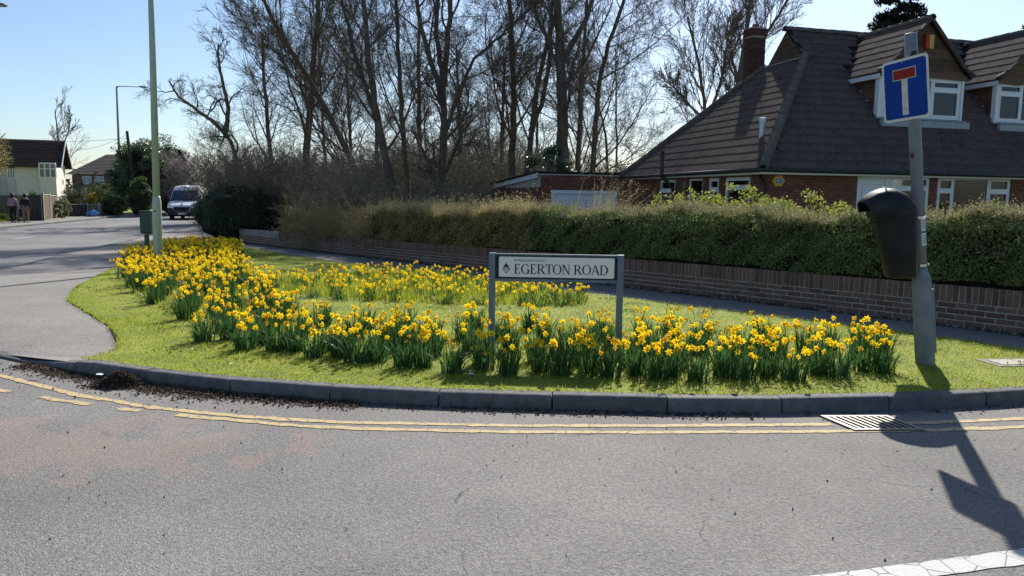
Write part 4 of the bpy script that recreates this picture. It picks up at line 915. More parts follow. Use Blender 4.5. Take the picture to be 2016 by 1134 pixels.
WHP=mat('white_print',[(.8,.8,.8)],rough=.4)
text_mesh('ADT',.085,'lettering',WHP,al,(0,-.037,0),(R(90),0,0))
MB().box(.30,.345,4.78,4.98,2.0,2.22).obj('vent',mat('vent_grey',[(.2,.19,.18)]),house)
# ---- chimney
ub2={'b':brick_meshes(.1,.1,.062,mat('chimney_brick',[(.07,.03,.025),(.12,.052,.042),(.15,.075,.06)],rough=.9,scale=14,rw=.7),4,19)}
ch=empty('chimney'); ch.parent=house; C0=(3.74,6.85); CW,CDp=.50,.46; CZ0,CZ1=4.6,7.62
mb=MB().box(C0[0]+.012,C0[0]+CW-.012,C0[1]+.012,C0[1]+CDp-.012,CZ0,CZ1); mb.box(C0[0]-.02,C0[0]+CW+.02,C0[1]-.02,C0[1]+CDp+.02,CZ1,CZ1+.05); mb.obj('core',HMO,ch)
ops=[]
def chb(z0,z1,e):
    x0,x1=C0[0]-e,C0[0]+CW+e; y0,y1=C0[1]-e,C0[1]+CDp+e
    return bricks_on(Matrix.Translation((0,y0-.038,0)),x0,x1,z0,z1,[])+bricks_on(Matrix.Translation((x0,0,0))@Matrix.Rotation(R(-90),4,'Z')@Matrix.Translation((0,-.038,0)),-y1,-y0,z0,z1,[])+bricks_on(Matrix.Translation((x1,0,0))@Matrix.Rotation(R(90),4,'Z')@Matrix.Translation((0,-.038,0)),y0,y1,z0,z1,[])+bricks_on(Matrix.Translation((0,y1,0))@Matrix.Rotation(R(180),4,'Z')@Matrix.Translation((0,-.038,0)),-x1,-x0,z0,z1,[])
pl=chb(5.1,7.32,0)+chb(7.32,7.62,.04)
pieces('brick',ub2,pl,ch,HV,300,'bricks_beyond')
MB().lathe([(.13,0),(.11,.12),(.12,.13)],12,(C0[0]+.25,C0[1]+.23,CZ1+.05)).obj('pot',HBR,ch)
MB().tube([(C0[0]+CW+.08,C0[1]+.2,6.6),(C0[0]+CW+.08,C0[1]+.2,10.2)],.016,6).box(C0[0]+CW,C0[0]+CW+.1,C0[1]+.18,C0[1]+.22,6.9,6.93).obj('aerial_mast',LEAD,house)

# ================================================================== garage
gar=empty('garage',(6.48,20,0),R(15),'flat-roofed brick garage with white up-and-over door left of the bungalow','garage')
g_ops=[(-2.77,-.16,-1,1.92)]
mb=MB(); MG=Matrix.Translation((0,9.32,0)); panel(mb,MG,-3.16,.34,-.5,2.46,g_ops,y=.012)
mb.add([(-3.16,9.56,-.5),(-3.16,16.5,-.5),(-3.16,16.5,2.05),(-3.16,9.56,2.40),(-2.95,9.56,-.5),(-2.95,16.5,-.5),(-2.95,16.5,2.05),(-2.95,9.56,2.40)],[(0,1,2,3),(7,6,5,4),(3,2,6,7),(1,5,6,2)])
mb.obj('wall',HMO,gar)
GM=Matrix.Translation((-3.17,0,0))@Matrix.Rotation(R(-90),4,'Z')
pl=bricks_on(MG@Matrix.Translation((0,-.038,0)),-3.17,.34,1.15,2.46,g_ops)+bricks_on(GM@Matrix.Translation((0,-.038,0)),-16.4,-9.30,1.2,2.02,[])
pieces('brick',ub,pl,gar,HV,300,'bricks_beyond')
MB().box(-3.24,.34,9.26,9.6,2.46,2.505).obj('coping',mat('pale_coping',[(.35,.33,.3),(.48,.45,.41)],scale=8),gar)
MB().add([(-3.26,9.62,2.36),(-3.26,16.7,2.01),(-3.26,16.7,2.17),(-3.26,9.62,2.54),(-3.18,9.62,2.36),(-3.18,16.7,2.01),(-3.18,16.7,2.17),(-3.18,9.62,2.54)],[(0,3,2,1),(4,5,6,7),(3,7,6,2),(0,1,5,4),(1,2,6,5),(0,4,7,3)]).obj('fascia',UPVC,gar)
MB().add([(-3.32,9.62,2.54),(-3.32,16.8,2.17),(.3,16.8,2.17),(.3,9.62,2.54),(-3.32,9.62,2.61),(-3.32,16.8,2.24),(.3,16.8,2.24),(.3,9.62,2.61)],[(0,3,2,1),(4,5,6,7),(0,1,5,4),(1,2,6,5),(2,3,7,6),(3,0,4,7)]).obj('roof',UND,gar)
gd=empty('garage_door'); gd.parent=gar
MB().box(-2.77,-2.65,9.30,9.40,-.4,1.92).box(-.28,-.16,9.30,9.40,-.4,1.92).box(-2.65,-.28,9.30,9.40,1.79,1.92).obj('frame',UPVC,gd)
MB().box(-2.64,-.29,9.37,9.41,-.4,1.78).obj('panel',UPVC,gd); mb=MB()
mb.box(-2.5,-.43,9.355,9.37,1.55,1.60).box(-2.5,-2.45,9.355,9.37,.2,1.55).box(-.48,-.43,9.355,9.37,.2,1.55).box(-2.45,-.48,9.36,9.37,.9,.94); mb.obj('moulding',UPVC,gd)
# ================================================================== across the main road
CREAM=mat('cream_render',[(.68,.60,.53),(.75,.68,.61)],rough=.9,scale=1.2,bump=.2)
DROOF=mat('old_dark_tiles',[(.028,.018,.016),(.055,.033,.028),(.07,.045,.038)],rough=.9,scale=3,rw=.5,detail=8)
RBR=mat('far_brick',[(.18,.10,.08),(.26,.155,.125)],rough=.9,scale=4)
FEN=mat('fence_board',[(.14,.115,.07),(.22,.185,.12),(.27,.23,.16)],rough=.9,scale=3,rw=.6)
FEND=mat('dark_fence_board',[(.05,.042,.038),(.085,.072,.062)],rough=.9,scale=3,rw=.6)
CONC=mat('concrete_post',[(.35,.33,.29),(.45,.42,.37)],rough=.9,scale=6)
def prow(parent,c0,sd,fd,name='tile_course'): pass
ch_=empty('cream_house',(-47.6,80,-.4),math.atan2(.35,.94),'cream rendered house with dark gabled roof and bay windows across the main road','house')
# local x = towards front corner (+x is the road side), y = away along the front
HZ=4.75
mb=MB().box(-3.6,0,0,5.2,0,HZ).box(-15,-3.6,.9,9.5,0,HZ-.15)
mb.prism([(0.2,HZ),(5.0,HZ),(2.6,HZ+2.35)],-.25,-.02,axes='yz'); mb.obj('wall',CREAM,ch_)
rf=empty('roof'); rf.parent=ch_
def rows(p0,p1,p2,p3,n,nm='tile_course'):
    """tile courses from eave (p0-p1) to ridge (p3-p2)"""
    p0,p1,p2,p3=map(Vector,(p0,p1,p2,p3)); nn=(p1-p0).cross(p3-p0).normalized(); nn=nn if nn.z>0 else -nn; mb=MB()
    for i in range(n):
        a=p0.lerp(p3,i/n);b=p1.lerp(p2,i/n);c=p1.lerp(p2,(i+1.15)/n if i<n-1 else 1);d=p0.lerp(p3,(i+1.15)/n if i<n-1 else 1)
        o=nn*.06
        mb.add([a+o,b+o,c+nn*.012,d+nn*.012,a-nn*.02,b-nn*.02],[(0,1,2,3),(4,5,1,0)])
    return stuff(mb.obj(nm,DROOF,rf))
ov=.45
rows((-6.0,-ov,HZ-.35),(ov+.25,-ov,HZ-.35),(ov+.25,2.6,HZ+2.6),(-6.0,2.6,HZ+2.6),18); rows((ov+.25,5.2+ov,HZ-.35),(-6,5.2+ov,HZ-.35),(-6,2.6,HZ+2.6),(ov+.25,2.6,HZ+2.6),18)
rows((-15.6,.4,HZ-.4),(-3.0,.4,HZ-.4),(-7.2,5.2,HZ+2.65),(-15.6,5.2,HZ+2.65),18); rows((-3.0,.4,HZ-.4),(-3.0,10,HZ-.4),(-7.2,5.2,HZ+2.65),(-7.2,5.2,HZ+2.65),18); rows((-3,10,HZ-.4),(-15.6,10,HZ-.4),(-15.6,5.2,HZ+2.65),(-7.2,5.2,HZ+2.65),10)
MB().tube([(-2.9,.35,HZ-.3),(-7.2,5.2,HZ+2.72)],.13,6).obj('hip_tiles',mat('far_ridge',[(.18,.13,.10),(.25,.19,.15)],scale=6),ch_)
for s in (0,1):
    y0,y1=(-ov-.02,2.6) if s==0 else (5.2+ov+.02,2.6)
    V=[(.62,y0,HZ-.45),(.62,y1,HZ+2.5),(.62,y1,HZ+2.72),(.62,y0,HZ-.22),(.70,y0,HZ-.45),(.70,y1,HZ+2.5),(.70,y1,HZ+2.72),(.70,y0,HZ-.22)]
    MB().add(V,[(0,1,2,3),(7,6,5,4),(0,4,5,1),(3,2,6,7),(0,3,7,4)]).obj('bargeboard',UPVC,ch_)
MB().prism([(1.0,HZ+.1),(4.2,HZ+.1),(2.6,HZ+1.7)],-.02,.02,axes='yz').obj('tile_hanging',mat('tile_hanging',[(.30,.10,.05),(.40,.15,.08)],scale=8),ch_)
def far_bay(x0,x1,y,z0,z1,d):
    MB().box(x0,x1,y-d,y,0,z0).obj('bay_base',CREAM,ch_)
    w=empty('bay_window'); w.parent=ch_
    f=MB(); n=3; xs=np.linspace(x0,x1,n+1)
    f.box(x0,x1,y-d-.03,y,z1,z1+.14).box(x0-.05,x1+.05,y-d-.06,y,z0,z0+.1)
    for x in xs: f.box(x-.06,x+.06,y-d-.02,y-d+.06,z0+.1,z1)
    f.box(x0,x1,y-d-.01,y-d+.05,z0+(z1-z0)*.62,z0+(z1-z0)*.62+.09).box(x1-.08,x1,y-d,y,z0+.1,z1)
    f.obj('frame',UPVC,w)
    for a,b in zip(xs[:-1],xs[1:]): MB().box(a+.06,b-.06,y-d+.02,y-d+.03,z0+.1,z1).obj('pane',mat('far_pane',[(.04,.05,.06)],rough=.05,spec=.8),w)
far_bay(-1.35,.12,.0,3.35,4.75,.5)
far_bay(-4.4,-3.75,.9,3.2,4.7,.35)
MB().tube([(-7.3,.84,HZ-.4),(-7.3,.84,2.0),(-7.25,.84,.2)],.08,6).obj('downpipe',BLK,ch_)
MB().box(-6.2,-5.7,-.2,.6,2.3,3.3).obj('side_chimney',RBR,ch_)
MB().box(-16,-6,-2.8,.7,1.9,2.05).box(-16,-6,-2.6,.6,0,1.9).obj('lean_to',mat('grey_lean_to',[(.2,.21,.24)]),ch_)
bh=empty('brick_house',(-60,112,-.4),R(8),'distant brown brick house with tiled roof behind the garden shrubs','house')
MB().box(-4,8,0,8,0,4.6).obj('wall',RBR,bh)
rf=empty('roof'); rf.parent=bh
_sv=DROOF; DROOF=mat('brown_tiles',[(.13,.10,.085),(.19,.15,.13)],rough=.9,scale=3,rw=.4)
rows((-4.6,-.5,4.4),(8.6,-.5,4.4),(5.5,4,7.5),(-.5,4,7.5),14); rows((8.6,-.5,4.4),(8.6,8.5,4.4),(5.5,4,7.5),(5.5,4,7.5),14); rows((-4.6,8.5,4.4),(-4.6,-.5,4.4),(-.5,4,7.5),(-.5,4,7.5),14)
DROOF=_sv
MB().box(5.6,6.5,3.4,4.4,6.5,8.4).obj('chimney',RBR,bh)
for x0 in (-2.6,-.9,3.6,5.2):
    w=empty('window'); w.parent=bh
    f=MB().box(x0,x0+1.25,-.06,.02,3.0,3.08).box(x0,x0+1.25,-.06,.02,4.1,4.18).box(x0,x0+.07,-.06,.02,3.08,4.1).box(x0+1.18,x0+1.25,-.06,.02,3.08,4.1).box(x0+.59,x0+.66,-.06,.02,3.08,4.1); f.obj('frame',UPVC,w)
    MB().box(x0+.07,x0+1.18,-.02,-.01,3.08,4.1).obj('pane',mat('sky_pane',[(.25,.3,.36)],rough=.1,spec=.8),w)
# fences
def fence(label,segs,m,posts=True,name='garden_fence'):
    """segs: (px0,Y0,px1,Y1,top pixel)"""
    first=segs[0]; b=px(first[0],400,first[1]); root=empty(name,(b[0],b[1],Tz(b[1])+.08),0,label,'fence')
    for (x0,Y0,x1,Y1,ty,*mm) in segs:
        a=Vector(px(x0,ty,Y0));c=Vector(px(x1,ty,Y1)); top=(a.z+c.z)/2; g=Tz(Y0)+.02
        L=(c-a).xy.length; n=max(2,int(L/.12)); dv=(c-a)/n; nrm=Vector((-dv.y,dv.x,0)).normalized()
        mb=MB()
        for i in range(n):
            p=a+dv*i; q=a+dv*(i+1.12); o=nrm*(.012*(i%2))
            z1=top+random.uniform(-.01,.01)
            V=[p+o,q+o,q+o+nrm*.015,p+o+nrm*.015]
            mb.add([(v.x-b[0],v.y-b[1],zz-root.location.z) for zz in (g,z1) for v in V],[(0,1,5,4),(1,2,6,5),(2,3,7,6),(3,0,4,7),(4,5,6,7)])
        stuff(mb.obj('boards',mm[0] if mm else m,root))
        mb=MB(); o=nrm*-.03
        V=[a+o,c+o,c+nrm*.06,a+nrm*.06]; mb.add([(v.x-b[0],v.y-b[1],zz-root.location.z) for zz in (top,top+.05) for v in V],[(0,1,5,4),(1,2,6,5),(2,3,7,6),(3,0,4,7),(4,5,6,7),(0,3,2,1)]); mb.obj('top_rail',CONC if m is FEN else FEND,root)
        if posts:
            for p in (a,c):
                x,y=p.x-b[0],p.y-b[1]; MB().box(x-.055,x+.055,y-.055,y+.055,g-root.location.z-.1,top+.16-root.location.z).obj('post',CONC,root)
fence('pale wooden garden fence behind the two walkers',[(-40,49,-8,50,387),(-8,50,22,51,385),(22,51,52,51,385)],FEN)
fence('dark wooden fence panel right of the two walkers',[(53,50.5,83,49.5,386)],FEND)
fence('angled fence panels with concrete posts below the bay window',[(84,49.5,97,52.5,384),(97,52.5,111,56,386),(112,56,128,58,404)],FEN)
fence('low fence of one dark and two pale panels beside the blue bag',[(129,58,170,60,403,FEND),(171,60,193,61,403),(196,61,214,62,403)],FEN,posts=True)
# garden shrubs and evergreens
GOLD=mat('gold_leaf',[(.30,.20,.03),(.42,.29,.04),(.24,.22,.05)],rw=.9,trans=.4)
BLOS=mat('pale_pink_blossom',[(.24,.19,.19),(.36,.29,.30),(.16,.13,.12)],rw=.9,trans=.3)
YGRN=mat('yellow_green_leaf',[(.16,.19,.03),(.25,.27,.05),(.11,.15,.03)],rw=.9,trans=.4)
def fb(name,x,Y,r,n,m,lab,sd,size=.14,**k): p=px(x,400,Y); return bush(name,(p[0],Y,Tz(Y)+k.pop('dz',-.0)),r,n,m,lab,sd,size,**k)
fb('evergreen_tree',285,66,(3.1,2.2,3.35),16000,LAUR,'tall dark evergreen between the two lamp columns',101,.2,clus=80,core=.6,catg='tree')
fb('evergreen_tree',330,72,(3.0,2.2,3.9),16000,LAUR,'dark evergreen tree just right of the near lamp column',102,.2,clus=80,core=.55,catg='tree')
fb('magnolia',352,66,(2.6,2.0,2.6),9000,BLOS,'pale pinkish blossoming tree above the green hedge behind the ambulance',103,.13,clus=70,shell=.8,stems=30,catg='tree',dz=1.1)
fb('garden_hedge',350,68,(2.7,1.6,1.55),12000,LAUR,'deep green hedge behind the ambulance',104,.15,clus=60,core=.85,catg='hedge')
fb('ivy_column',277,61,(1.0,.9,1.65),8000,MGRN,'ivy covered stump left of the near lamp column',105,.13,clus=50,core=.8)
fb('privet_hedge',222,62,(1.2,1.0,.85),7000,YGRN,'bright yellow-green hedge at the foot of the far lamp column',106,.12,clus=50,core=.85,catg='hedge')
fb('forsythia',182,64,(.95,.8,1.0),3500,GOLD,'golden flowering shrub behind the low fence',107,.11,clus=40)
fb('garden_shrub',145,64,(1.7,1.2,1.25),6000,mat('grey_green_leaf',[(.09,.09,.06),(.15,.14,.09),(.12,.14,.06)],rw=.9,trans=.3),'grey-green twiggy shrub behind the dark low fence panel',108,.11,clus=60,shell=.8)
fb('garden_shrub',205,70,(1.9,1.4,1.4),6000,MGRN,'mid green shrub in front of the distant brick house',109,.13,clus=50)
fb('garden_shrub',72,54,(1.25,.8,1.0),6000,MGRN,'leafy green shrub over the fence beside the walkers',110,.12,clus=50)
fb('garden_shrub',122,55,(.75,.6,.85),3500,mat('white_green_leaf',[(.12,.16,.05),(.3,.32,.2),(.08,.12,.03)],rw=.9,trans=.3),'variegated shrub at the end of the angled fence',111,.10,clus=40)
fb('low_plants',5,48,(.9,.5,.3),2200,MGRN,'low green plants at the fence foot left of the walkers',112,.08,clus=30)
# pale spring tree at the left edge
p=px(-22,400,58); wl=tree('willow_tree',[[(p[0],58,-.3),(p[0],58,2.2),(p[0]-.2,58.2,4.2),(p[0]-.3,58.4,6.2)],[(p[0],58,2.0),(p[0]+.6,57.8,3.6),(p[0]+.9,57.7,5.5)]],[.18,.1],[dict(PALE[0],m=12,ang=.8,lr=.42),dict(PALE[1],m=7,up=.0),dict(PALE[2],m=6,up=-.02)],'pale yellowish leafing tree at the left edge in front of the cream house',113,bark=BARK2,twm=mat('willow_twig',[(.2,.17,.10),(.3,.26,.15)],rw=.7))
rr=np.random.default_rng(114); n=4200; P=rvec(rr,n)*(rr.random((n,1))**.5)*[1.9,1.5,1.9]+[0,0,4.6]; V,Q=leaves(P,.1,rr); mk('young_leaves',V,[Q],mat('willow_leaf',[(.3,.27,.08),(.42,.37,.14),(.36,.34,.2)],rw=.9,trans=.4),wl)
# grass tufts on the far verge
rr=np.random.default_rng(120); q=sample_poly([(-27.6,32),(-30.9,45.2),(-33.8,58.4),(-34.6,66),(-38,66),(-37,50),(-31,32)],14000,rr); B=np.c_[q,T(q[:,1])+.10]
V,Q,Tr=blades(B,.14,.05,.5,rr); GRB=mat('grass_blade',[(.10,.15,.015),(.19,.24,.03),(.30,.32,.06),(.14,.2,.025)],rough=.6,rw=.85,trans=.5); tag(stuff(mk('far_verge_grass',V,[Q,Tr],GRB)),'bright green grass on the verge across the main road','grass')
# telegraph pole and wires
tp=Vector(px(250,258,64)); tb=Vector(px(270,405,64)); tb.z=Tz(64)
po=empty('telegraph_pole',tuple(tb),0,'leaning dark wooden pole in front of the tall evergreen','pole')
MB().tube([(0,0,-.3),tuple(tp-tb)],[.15,.11],9).obj('shaft',mat('pole_wood',[(.035,.03,.026),(.06,.05,.042)],rough=.9),po)
for k,(ex,ey,ez) in enumerate([(-47.0,80.5,5.9),(-58,112,7.0),(-70,96,8.2)]):
    e=Vector((ex,ey,ez))-tb; s=tp-tb+Vector((-.08,0,-.3-.15*k)); pts=[s.lerp(e,t)-Vector((0,0,4*.5*t*(1-t))) for t in np.linspace(0,1,14)]
    MB().tube(pts,.014,4).obj('wire',BLK,po)
# ================================================================== ambulance
am=empty('ambulance',(-24.05,55.6,-.36),.2,'white ambulance with dark bumper coming out from behind the dark bush','ambulance')
WP=mat('white_vehicle_paint',[(.80,.81,.82),(.84,.85,.85)],rough=.25,scale=1,coat=.5,spec=.5); NAVY=mat('dark_bumper',[(.012,.016,.03),(.02,.025,.04)],rough=.5)
VG=mat('vehicle_glass',[(.02,.03,.05)],rough=.05,spec=.9); CHR=mat('chrome',[(.65,.66,.68)],rough=.15,metal=1); RUB=mat('rubber',[(.015,.015,.015),(.03,.03,.03)],rough=.8)
prof=[(.12,.28),(.02,.5),(0,.86),(.10,1.08),(.42,1.24),(.78,1.36),(1.12,1.78),(1.42,2.12),(1.62,2.34),(1.95,2.50),(2.6,2.56),(5.3,2.56),(5.5,2.45),(5.55,1.2),(5.5,.35)]
def hw(z): return 1.02 if z<1.25 else 1.02-.16*((z-1.25)/1.1) if z<2.35 else .86-.3*(z-2.35)
cols=[-1,-.86,-.45,0,.45,.86,1]; V=[]
for (y,z) in prof:
    for c in cols: V.append((c*hw(z),y+(.16*max(0,abs(c)-.4)**2*2.6 if y<2.2 else 0),z-(0 if z<2.3 else .06*c*c)))
k=len(cols); F=[(i*k+j,i*k+j+1,(i+1)*k+j+1,(i+1)*k+j) for i in range(len(prof)-1) for j in range(k-1)]
F+=[tuple(i*k for i in range(len(prof))),tuple(i*k+k-1 for i in range(len(prof)-1,-1,-1)),tuple(range(k))]
MB().add(V,F).obj('body',WP,am,smooth=True).modifiers.new('e','EDGE_SPLIT').split_angle=R(32)
def patch(name,m,rows_,off,parent=am):
    """rows of (y,z,half width)"""
    V=[]
    for y,z,h in rows_:
        for c in cols: V.append((c*h,y+.16*max(0,abs(c)*h/hw(z)-.4)**2*2.6-off,z+off*.6))
    return MB().add(V,[(i*k+j,i*k+j+1,(i+1)*k+j+1,(i+1)*k+j) for i in range(len(rows_)-1) for j in range(k-1)]).obj(name,m,parent)
patch('windscreen',VG,[(.80,1.385,.94),(1.12,1.78,.90),(1.44,2.14,.84)],.02)
patch('bumper',NAVY,[(.16,.24,.99),(.02,.38,1.01),(-.01,.62,1.02),(0,.86,1.02)],.03)
gl=patch('grille',RUB,[(0,.60,.42),(0,.78,.56),(.03,.92,.56)],.05)
mb=MB(); 
for a,b in (((-.56,.945),(.56,.945)),((-.56,.945),(-.58,.8)),((.56,.945),(.58,.8)),((-.58,.8),(-.42,.585)),((.58,.8),(.42,.585)),((-.42,.585),(.42,.585))): mb.tube([(a[0],-.06,a[1]),(b[0],-.06,b[1])],.022,5)
mb.obj('grille_surround',CHR,am)
for s in (-1,1):
    hl=MB().add([(s*.58,-.03,.88),(s*.98,.16,.98),(s*1.0,.22,1.22),(s*.80,.10,1.17),(s*.60,.0,1.0)],[(0,1,2,3,4) if s>0 else (4,3,2,1,0)]).obj('headlight',mat('headlight_lens',[(.5,.52,.55),(.75,.77,.8)],rough=.1,spec=.8,scale=12),am)
    mr=MB().box(s*1.08-.10,s*1.08+.10,.75,.95,1.35,1.75).box(min(s*.92,s*1.1),max(s*.92,s*1.1),.85,.9,1.4,1.46).obj('mirror',RUB,am,bevel=.03)
    for y in (.95,4.5):
        wh=empty('wheel'); wh.parent=am; wh.location=(s*.9,y,.34); wh.rotation_euler=(0,R(90),0)
        MB().lathe([(.22,-.1),(.33,-.11),(.35,-.06),(.35,.06),(.33,.11),(.22,.1)],18).obj('tyre',RUB,wh,smooth=True); MB().lathe([(.02,-.09),(.215,-.095),(.215,.095),(.02,.09)],14).obj('rim',LEAD,wh)
MB().box(-.26,.26,-.075,-.065,.40,.52).obj('number_plate',mat('plate_white',[(.7,.7,.68)]),am)
MB().lathe([(.001,-.005),(.07,-.005),(.07,.005),(.001,.005)],14).obj('badge',CHR,am).matrix_local=Matrix.Translation((0,.03,1.13))@Matrix.Rotation(R(70),4,'X')
text_mesh('AMBULANCE',.2,'lettering',mat('green_black_print',[(.02,.05,.05)]),am,(0,1.60,2.34),(R(52),0,0),sx=1.25)
MB().lathe([(.08,0),(.08,.1),(.05,.16),(.01,.17)],10,(.35,2.3,2.52)).obj('beacon',mat('orange_lens',[(.75,.2,.03)],rough=.2,trans=.4),am)
# ================================================================== two walkers with a pushchair
def skinned(name,verts,edges,rad,m,parent,root=0,sub=1):
    bm=bmesh.new(); ly=bm.verts.layers.skin.verify(); vs_=[]
    for v,r in zip(verts,rad):
        q=bm.verts.new(v); q[ly].radius=(r,r) if not isinstance(r,tuple) else r; vs_.append(q)
    for a,b in edges: bm.edges.new((vs_[a],vs_[b]))
    vs_[root][ly].use_root=True
    me=bpy.data.meshes.new('s'); bm.to_mesh(me); bm.free(); o=bpy.data.objects.new('s',me); COL.objects.link(o)
    o.modifiers.new('k','SKIN').use_smooth_shade=True; sb=o.modifiers.new('s','SUBSURF'); sb.levels=sub; sb.render_levels=sub
    dg=bpy.context.evaluated_depsgraph_get(); m2=bpy.data.meshes.new_from_object(o.evaluated_get(dg)); bpy.data.objects.remove(o)
    m2.materials.clear(); m2.materials.append(m); return link(name,m2,parent)
SKIN=mat('skin',[(.32,.18,.12),(.36,.21,.15)],rough=.6); HAIR=mat('black_hair',[(.012,.01,.009)],rough=.5)
def person(loc,rz,label,top,bottom,st,extra=None,leg=None):
    p=empty('person',loc,rz,label,'person')
    # facing +y; joints: pelvis, chest, neck, head, arms, legs mid-stride
    V=[(0,0,.92),(0,.0,1.12),(0,.02,1.36),(0,.03,1.47),(0,.05,1.56),(0,.06,1.66),
       (-.17,.02,1.38),(-.24,.06,1.12),(-.18,.28,1.0),(-.16,.36,1.0),(.17,.02,1.38),(.24,-.02,1.12),(.24,.06,.88),(.24,.1,.80),
       (-.09,0,.88),(-.10,.10*st,.50),(-.10,-.06*st,.10),(-.10,.06-.06*st,.04),(.09,0,.88),(.10,.02,.50),(.10,-.16*st,.12),(.10,-.06-.16*st,.04)]
    E=[(0,1),(1,2),(2,3),(3,4),(4,5),(2,6),(6,7),(7,8),(8,9),(2,10),(10,11),(11,12),(12,13),(0,14),(14,15),(15,16),(16,17),(0,18),(18,19),(19,20),(20,21)]
    Rr=[.13,.12,.13,.055,.085,.075,.06,.045,.035,.035,.06,.045,.035,.035,.095,.06,.042,.04,.095,.06,.042,.04]
    skinned('body',V,E,Rr,SKIN,p)
    skinned('top',[V[0],V[1],V[2],V[6],V[7],V[8],V[10],V[11],V[12]],[(0,1),(1,2),(2,3),(3,4),(4,5),(2,6),(6,7),(7,8)],[(.175,.15),(.165,.14),(.165,.14),.075,.062,.05,.075,.062,.05],top,p)
    skinned('trousers',[V[0],V[14],V[15],V[16],V[18],V[19],V[20]],[(0,1),(1,2),(2,3),(0,4),(4,5),(5,6)],[(.165,.15),.115,.082,.062,.115,.082,.062],bottom,p)
    if extra: skinned('waist_garment',[(0,0,.78),(0,0,.95)],[(0,1)],[(.23,.2),(.19,.165)],extra,p)
    MB().lathe([(.02,-.16),(.085,-.12),(.105,-.03),(.10,.05),(.07,.105),(.01,.125)],12,(0,.035,1.63)).obj('hair',HAIR,p,smooth=True)
    for i in (17,21): MB().box(V[i][0]-.05,V[i][0]+.05,V[i][1]-.1,V[i][1]+.15,0,.09).obj('shoe',mat('shoe',[(.4,.4,.42),(.1,.1,.1)],scale=3),p,bevel=.03)
    return p
fz=-.36+.085
person((-30.25,46.3,fz),R(32),'walker in a mauve top and dark trousers, left of the pair',mat('mauve_cloth',[(.27,.17,.24),(.34,.22,.30)],rough=.9,scale=4),mat('black_cloth',[(.015,.015,.018)],rough=.9),1)
person((-29.5,46.3,fz),R(32),'walker in a black top with pale cloth round the hips, right of the pair',mat('black_cloth',[(.015,.015,.018)],rough=.9),mat('dusky_leggings',[(.20,.11,.10),(.26,.15,.13)],rough=.9),-1,mat('pale_cloth',[(.42,.37,.27),(.5,.45,.34)],rough=.9))
pr=empty('pushchair',(-30.1,47.0,fz),R(32),'dark pushchair in front of the two walkers','pushchair')
DKC=mat('black_cloth',[(.015,.015,.018)])
MB().prism([(-.05,.35),(.45,.3),(.55,.45),(.2,.5),(-.1,.85),(-.2,.8)],-.2,.2,axes='yz').obj('seat',DKC,pr,bevel=.03)
MB().tube([(-.24,-.25,1.0),(-.24,.3,.25)],.018).tube([(.24,-.25,1.0),(.24,.3,.25)],.018).tube([(-.24,-.25,1.0),(.24,-.25,1.0)],.02).tube([(-.24,-.1,.2),(-.24,.1,.55)],.018).tube([(.24,-.1,.2),(.24,.1,.55)],.018).obj('frame',LEAD,pr)
for x in (-.24,.24):
    for y in (-.15,.38): MB().lathe([(.03,-.02),(.12,-.025),(.13,0),(.12,.025),(.03,.02)],14).obj('wheel',RUB,pr).matrix_local=Matrix.Translation((x,y,.13))@Matrix.Rotation(R(90),4,'Y')
# blue bag by the low fence
bm=bmesh.new(); bmesh.ops.create_icosphere(bm,subdivisions=3,radius=1); rr=np.random.default_rng(5)
for v in bm.verts:
    v.co*=1+.22*math.sin(v.co.x*7+v.co.y*5)*math.cos(v.co.z*6)+rr.normal(0,.04); v.co=Vector((v.co.x*.42,v.co.y*.3,max(-.02,v.co.z*.28+.17+.08*v.co.x)))
me=bpy.data.meshes.new('blue_bag'); bm.to_mesh(me); bm.free(); me.materials.append(mat('blue_plastic_bag',[(.03,.16,.5),(.06,.25,.62),(.3,.42,.6)],rough=.35,scale=3)); o=link('blue_bag',me); p=px(181,420,58.5); o.location=(p[0],58.5,Tz(58)+.1); tag(o,'crumpled blue plastic bag on the verge by the low fence','bag')
# ================================================================== street name sign
GPST=mat('blue_grey_paint',[(.11,.15,.18),(.15,.195,.225)],rough=.45,scale=6,spec=.45)
BLKF=mat('black_frame',[(.012,.014,.018)],rough=.45); PLW=mat('plate_cream',[(.80,.78,.70),(.86,.84,.77)],rough=.45,scale=3,bump=.05); INK=mat('black_ink',[(.012,.012,.012)],rough=.5); GINK=mat('green_ink',[(.03,.12,.07)],rough=.5)
sg=empty('street_name_sign',(.43,7.42,.115),R(-4),'street name sign EGERTON ROAD on two grey-blue posts among the daffodils','street sign')
K=.00497; ZT=1.025
def sx_(p): return (p-1092.5)*K
def sz_(p): return ZT-(p-498.5)*K
for x in (sx_(966),sx_(1218)): MB().box(x-.031,x+.031,-.025,.035,-.3,ZT).obj('post',GPST,sg,bevel=.003)
MB().box(sx_(966)+.031,sx_(1218)-.031,-.005,.03,ZT-.032,ZT-.004).obj('top_rail',GPST,sg); MB().box(sx_(966)+.031,sx_(1218)-.031,-.015,.03,sz_(554),sz_(548.6)).obj('bottom_rail',GPST,sg)
MB().box(sx_(972.5),sx_(1211.5),-.005,.028,sz_(548.4),sz_(502.5)+.002).obj('backing_board',BLKF,sg)
def rrect(x0,x1,z0,z1,r,n=5):
    P=[]
    for cx,cz,a in ((x1-r,z1-r,0),(x0+r,z1-r,90),(x0+r,z0+r,180),(x1-r,z0+r,270)):
        P+=[(cx+r*math.cos(R(a+90*i/n)),cz+r*math.sin(R(a+90*i/n))) for i in range(n+1)]
    return P
plate=MB().prism(rrect(sx_(979.5),sx_(1206),sz_(545.3),sz_(505.4),.014),-.012,-.004).obj('name_plate',PLW,sg)
